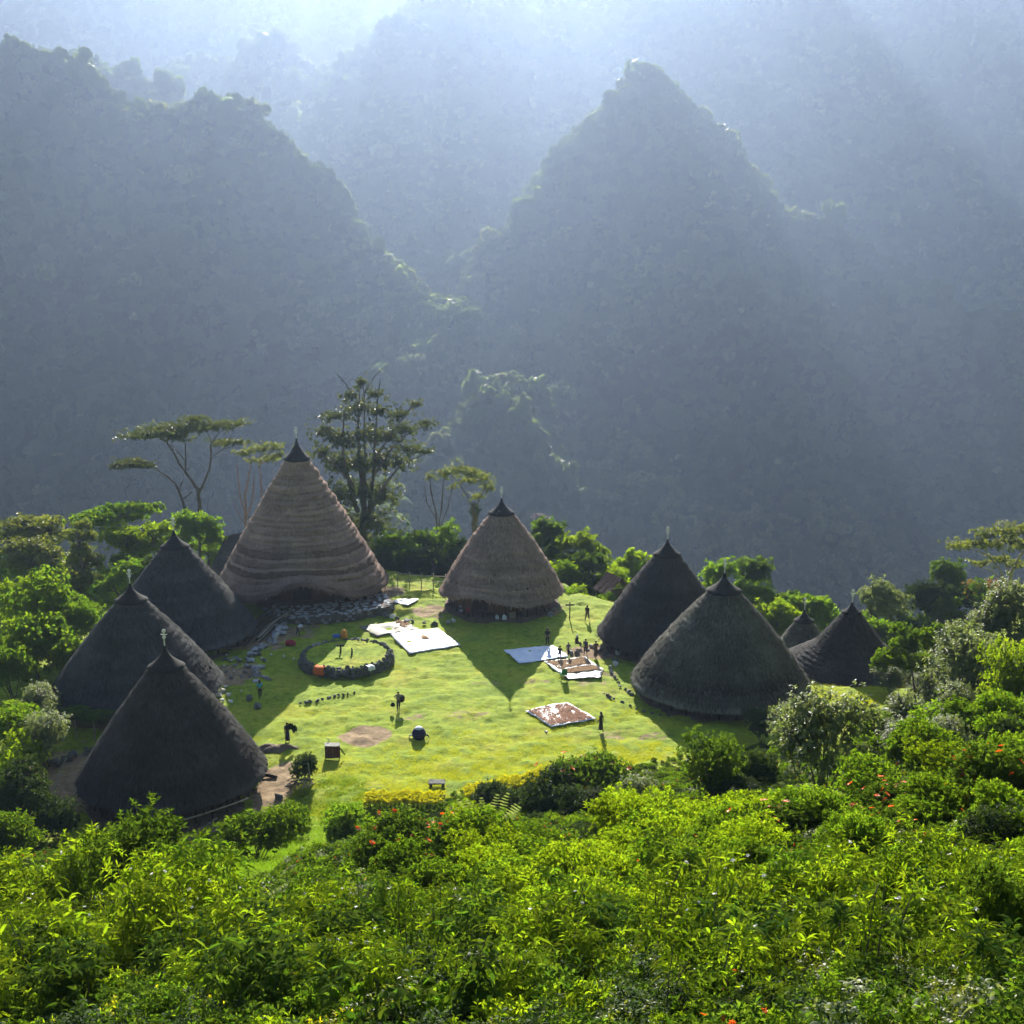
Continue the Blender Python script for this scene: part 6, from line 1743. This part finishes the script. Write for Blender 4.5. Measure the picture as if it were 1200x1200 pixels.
# maroon crate with a pale rim
M_MAROON = mat_plain('maroon_board', (0.06, 0.022, 0.022), (0.12, 0.045, 0.04), scale=3, rough=.8, bump=.2)
p_ = P(390, 888); t = empty('board_shelter', p_); tag(t, 'maroon boarded shelter with a pale top at the lawn edge', 'shelter'); t.rotation_euler.z = .12; t.scale = (.78, .78, .82)
for k in range(4):
    mb = MB(); mb.box((-.57 + .38 * k, -.2, .62), (.385, .06, 1.25), jit=.015); mb.build('board', M_MAROON, t)
mb = MB(); mb.add([(-.78, -.26, 1.27), (.74, -.30, 1.18), (.74, .45, 1.26), (-.78, .45, 1.35), (-.78, -.26, 1.31), (.74, -.30, 1.22), (.74, .45, 1.30), (-.78, .45, 1.39)], [(0, 3, 2, 1), (4, 5, 6, 7), (0, 1, 5, 4), (1, 2, 6, 5), (2, 3, 7, 6), (3, 0, 4, 7)]); mb.build('roof', M_SHEET_O, t)
for s in (-1, 1):
    mb = MB(); mb.tube([(s * .7, .45, -.3), (s * .7, .45, 1.3)], .05, 6); mb.build('post', M_DARKWOOD, t)
mb = MB(); mb.tube([(.78, -.22, 1.0), (1.15, -.35, .45), (1.25, -.4, .35)], [.07, .07, .05], 6); mb.build('brace', M_DARKWOOD, t)
mb = MB(); mb.tube([(-.5, 0, 1.4), (-.3, 0, 1.7), (-.35, 0, 1.95), (-.7, 0, 2.02)], [.04, .04, .035, .02], 6); mb.build('bent_stick', M_FIN, t)
# heap of branches and dark stump on the bank
p_ = P(352, 922); t = empty('branch_heap', p_); tag(t, 'heap of grey dead branches on the bank beside the earth path', 'branch heap')
random.seed(9)
for k in range(26):
    a = random.uniform(0, 6.28); L = random.uniform(.6, 1.6); c = Vector((random.uniform(-.9, .9), random.uniform(-.7, .7), random.uniform(.1, .7)))
    d = Vector((math.cos(a), math.sin(a), random.uniform(-.3, .5))) * L
    mb = MB(); mb.tube([c - d * .5, c + Vector((0, 0, .08)), c + d * .5], [.05, .04, .02], 5); mb.build('branch', M_BARK_P if k % 3 else M_BARK, t)
mb = MB(); mb.tube([(.75, 0, .2), (.72, 0, 1.2), (.66, 0, 1.9)], [.07, .06, .04], 6); mb.build('branch', M_BARK_P, t)
for k, (px, py) in enumerate(((314, 877), (322, 880), (331, 878))):
    heap(px, py, 1.3, .7, .55, M_EARTH, 'earth_bank', 'piece of bare earth bank above the path right of the nearest black house', 'earth bank', 'earth banks above the path', base=-.15, seed=5 + k)
p_ = P(316, 911); mb = MB(); mb.tube([(-.6, .2, .1), (0, 0, .12), (.6, -.25, .1)], [.13, .14, .12], 7); o = mb.build('log', M_DARKWOOD); o.location = p_; tag(o, 'short dark log lying on the earth path', 'log')
p_ = P(326, 937); stone(ST_D[4], (p_.x, p_.y, p_.z + .18), (.9, .8, .6)).name = 'boulder'; tag(bpy.data.objects['boulder'], 'dark boulder at the foot of the earth path', 'boulder')
# grey bench slab
p_ = P(512, 921); t = empty('stone_bench', p_); tag(t, 'grey flat bench beside the first clipped hedge', 'bench')
mb = MB(); mb.box((0, 0, .33), (1.25, .7, .10), jit=.02); mb.build('seat', M_STONE, t)
for s in (-1, 1):
    mb = MB(); mb.box((s * .45, 0, .10), (.2, .55, .42), jit=.02); mb.build('leg', M_STONE, t)
# green chair
p_ = P(660.5, 796); t = empty('chair', p_, R(12)); tag(t, 'green chair with its back turned, beside the grain sheet', 'chair')
M_GREEN = CL['green']
mb = MB(); mb.box((0, 0, .46), (.55, .5, .05)); mb.build('seat', M_GREEN, t)
mb = MB(); mb.add([(-.28, -.26, .5), (.28, -.26, .5), (.25, -.36, 1.02), (.12, -.38, 1.10), (-.12, -.38, 1.10), (-.25, -.36, 1.02), (-.28, -.22, .5), (.28, -.22, .5), (.25, -.32, 1.02), (.12, -.34, 1.10), (-.12, -.34, 1.10), (-.25, -.32, 1.02)],
    [(0, 1, 2, 3, 4, 5), (11, 10, 9, 8, 7, 6), (0, 6, 7, 1), (1, 7, 8, 2), (2, 8, 9, 3), (3, 9, 10, 4), (4, 10, 11, 5), (5, 11, 6, 0)]); mb.build('backrest', M_GREEN, t)
for sx in (-1, 1):
    for sy in (-1, 1):
        mb = MB(); mb.tube([(sx * .25, sy * .22, .45), (sx * .29, sy * .27, 0)], .03, 6); mb.build('leg', M_GREEN, t)
    mb = MB(); mb.tube([(sx * .29, -.28, .72), (sx * .31, .18, .70), (sx * .29, .22, .46)], .03, 6); mb.build('armrest', M_GREEN, t)
# stack of dark poles left of the terrace
a_ = P(304, 748); t = empty('pole_stack', a_); tag(t, 'stack of long dark poles between the charcoal house and the terrace', 'pole stack')
for k in range(26):
    u = random.uniform(-1.3, 1.3); zz = .08 + .13 * (k // 6); L = random.uniform(4.5, 6.5)
    mb = MB(); mb.tube([(u - .9, -1.2 + random.uniform(-.4, .4), zz), (u + .2, L * .5, zz + .5), (u + 1.2, L - 1.2, zz + 1.0)], [.07, .065, .05], 5); mb.build('pole', M_DARKWOOD if k % 4 else M_BAMBOO, t)
# things under the eave of the tan house
def sack(px, py, s, label, mat='white', group=None):
    p = P(px, py); o = lump((p.x, p.y, p.z + s * .8), (s * .62, s * .55, s), CL[mat], 'sack', label, 'sack', seed=int(px)); return o
sack(582.5, 727, .34, 'white sack under the tan house, left of two'); sack(591, 727.5, .40, 'larger white sack under the tan house, right of two')
p_ = P(603, 727); mb = MB(); mb.box((0, 0, .45), (.9, .06, 1.0), jit=.02); o = mb.build('plank_board', M_BAMBOO); o.location = p_; o.rotation_euler = (-.75, 0, .3); tag(o, 'tan board propped under the tan house beside the white sacks', 'board')
p_ = P(541, 716); cloth_drape((p_.x, p_.y, 1.6), .55, .25, 1.2, CL['white'], 'hung_cloth', 'white cloth hanging under the left eave of the tan house', 'cloth', seed=2)
heap(541, 719, .5, .35, .45, CL['white'], 'cloth_heap', 'white heap of cloth on the ground under the left eave', 'cloth', base=.02, seed=6)
for px, py, s in ((640, 716, .7), (649, 716, 1.0), (645, 722, 1.1), (655, 712, .8)):
    loose(px, py, s, ST_P, 'grey slab leaning by the right eave of the tan house', 'slabs at the tan house')
# post with a cross board on the upper grass
p_ = P(667.5, 727); t = empty('signpost', p_); tag(t, 'thin dark post with a short crossboard right of the tan house', 'post')
mb = MB(); mb.tube([(0, 0, -.2), (.02, 0, 2.0)], .06, 6); mb.build('pole', M_DARKWOOD, t)
mb = MB(); mb.box((0, -.05, 1.7), (.9, .05, .16), jit=.01); mb.build('crossboard', M_DARKWOOD, t)
# rail fence at the back of the lawn between the brown houses
a_, b_ = at_z(452, 686, 0), at_z(522, 690, 0)
t = empty('rail_fence', a_); tag(t, 'thin rail fence along the back of the lawn between the brown houses', 'fence')
for k in range(6):
    c = (b_ - a_) * (k / 5); mb = MB(); mb.tube([c + Vector((0, 0, -.3)), c + Vector((.03, 0, 1.7))], .06, 6); mb.build('post', M_BAMBOO, t)
for z in (.7, 1.4):
    for k in range(3):
        c, d = (b_ - a_) * (k / 3), (b_ - a_) * ((k + 1.05) / 3); mb = MB(); mb.tube([c + Vector((0, .08, z)), d + Vector((0, .08, z + random.uniform(-.1, .1)))], .045, 5); mb.build('rail', M_BAMBOO, t)
# stools, buckets and pale things at the black house
for k, (px, py, mt, lab) in enumerate(((724, 768, 'white', 'white bucket under the eave of the black house'), (732, 764, 'grey', 'grey tub in the shade of the black house'), (712, 758, 'grey', 'grey bucket beside the people at the black house'))):
    p_ = P(px, py); t = empty('bucket', p_); tag(t, lab, 'bucket')
    mb = MB(); mb.lathe([(0, 0), (.22, 0), (.28, .5), (.30, .52), (.26, .50), (.2, .06)], 14); mb.build('body', CL[mt], t, True)
    mb = MB(); mb.tube([(-.28, 0, .5), (-.2, 0, .72), (0, 0, .8), (.2, 0, .72), (.28, 0, .5)], .015, 5); mb.build('handle', M_DARKWOOD, t)
stone_row([(1000, 838), (1015, 836), (1040, 834)], 'line of pale stones on the grass patch right of the houses', ST_W + ST_P, .7, .9, 1)
stone_row([(1000, 845), (1035, 842)], 'second line of pale stones on the right grass patch, nearer the shrubs', ST_P, .5, 1.1, 1)
reed(283, 1215, [(276, 1148, .05), (290, 1160, .03), (268, 1165, .03)], 'tall pale grass blade at the bottom edge, left of centre')
reed(60, 1195, [(118, 1140, .04), (90, 1150, .03)], 'arching pale grass blade in the lower left corner')
build_forest()
build_haze()
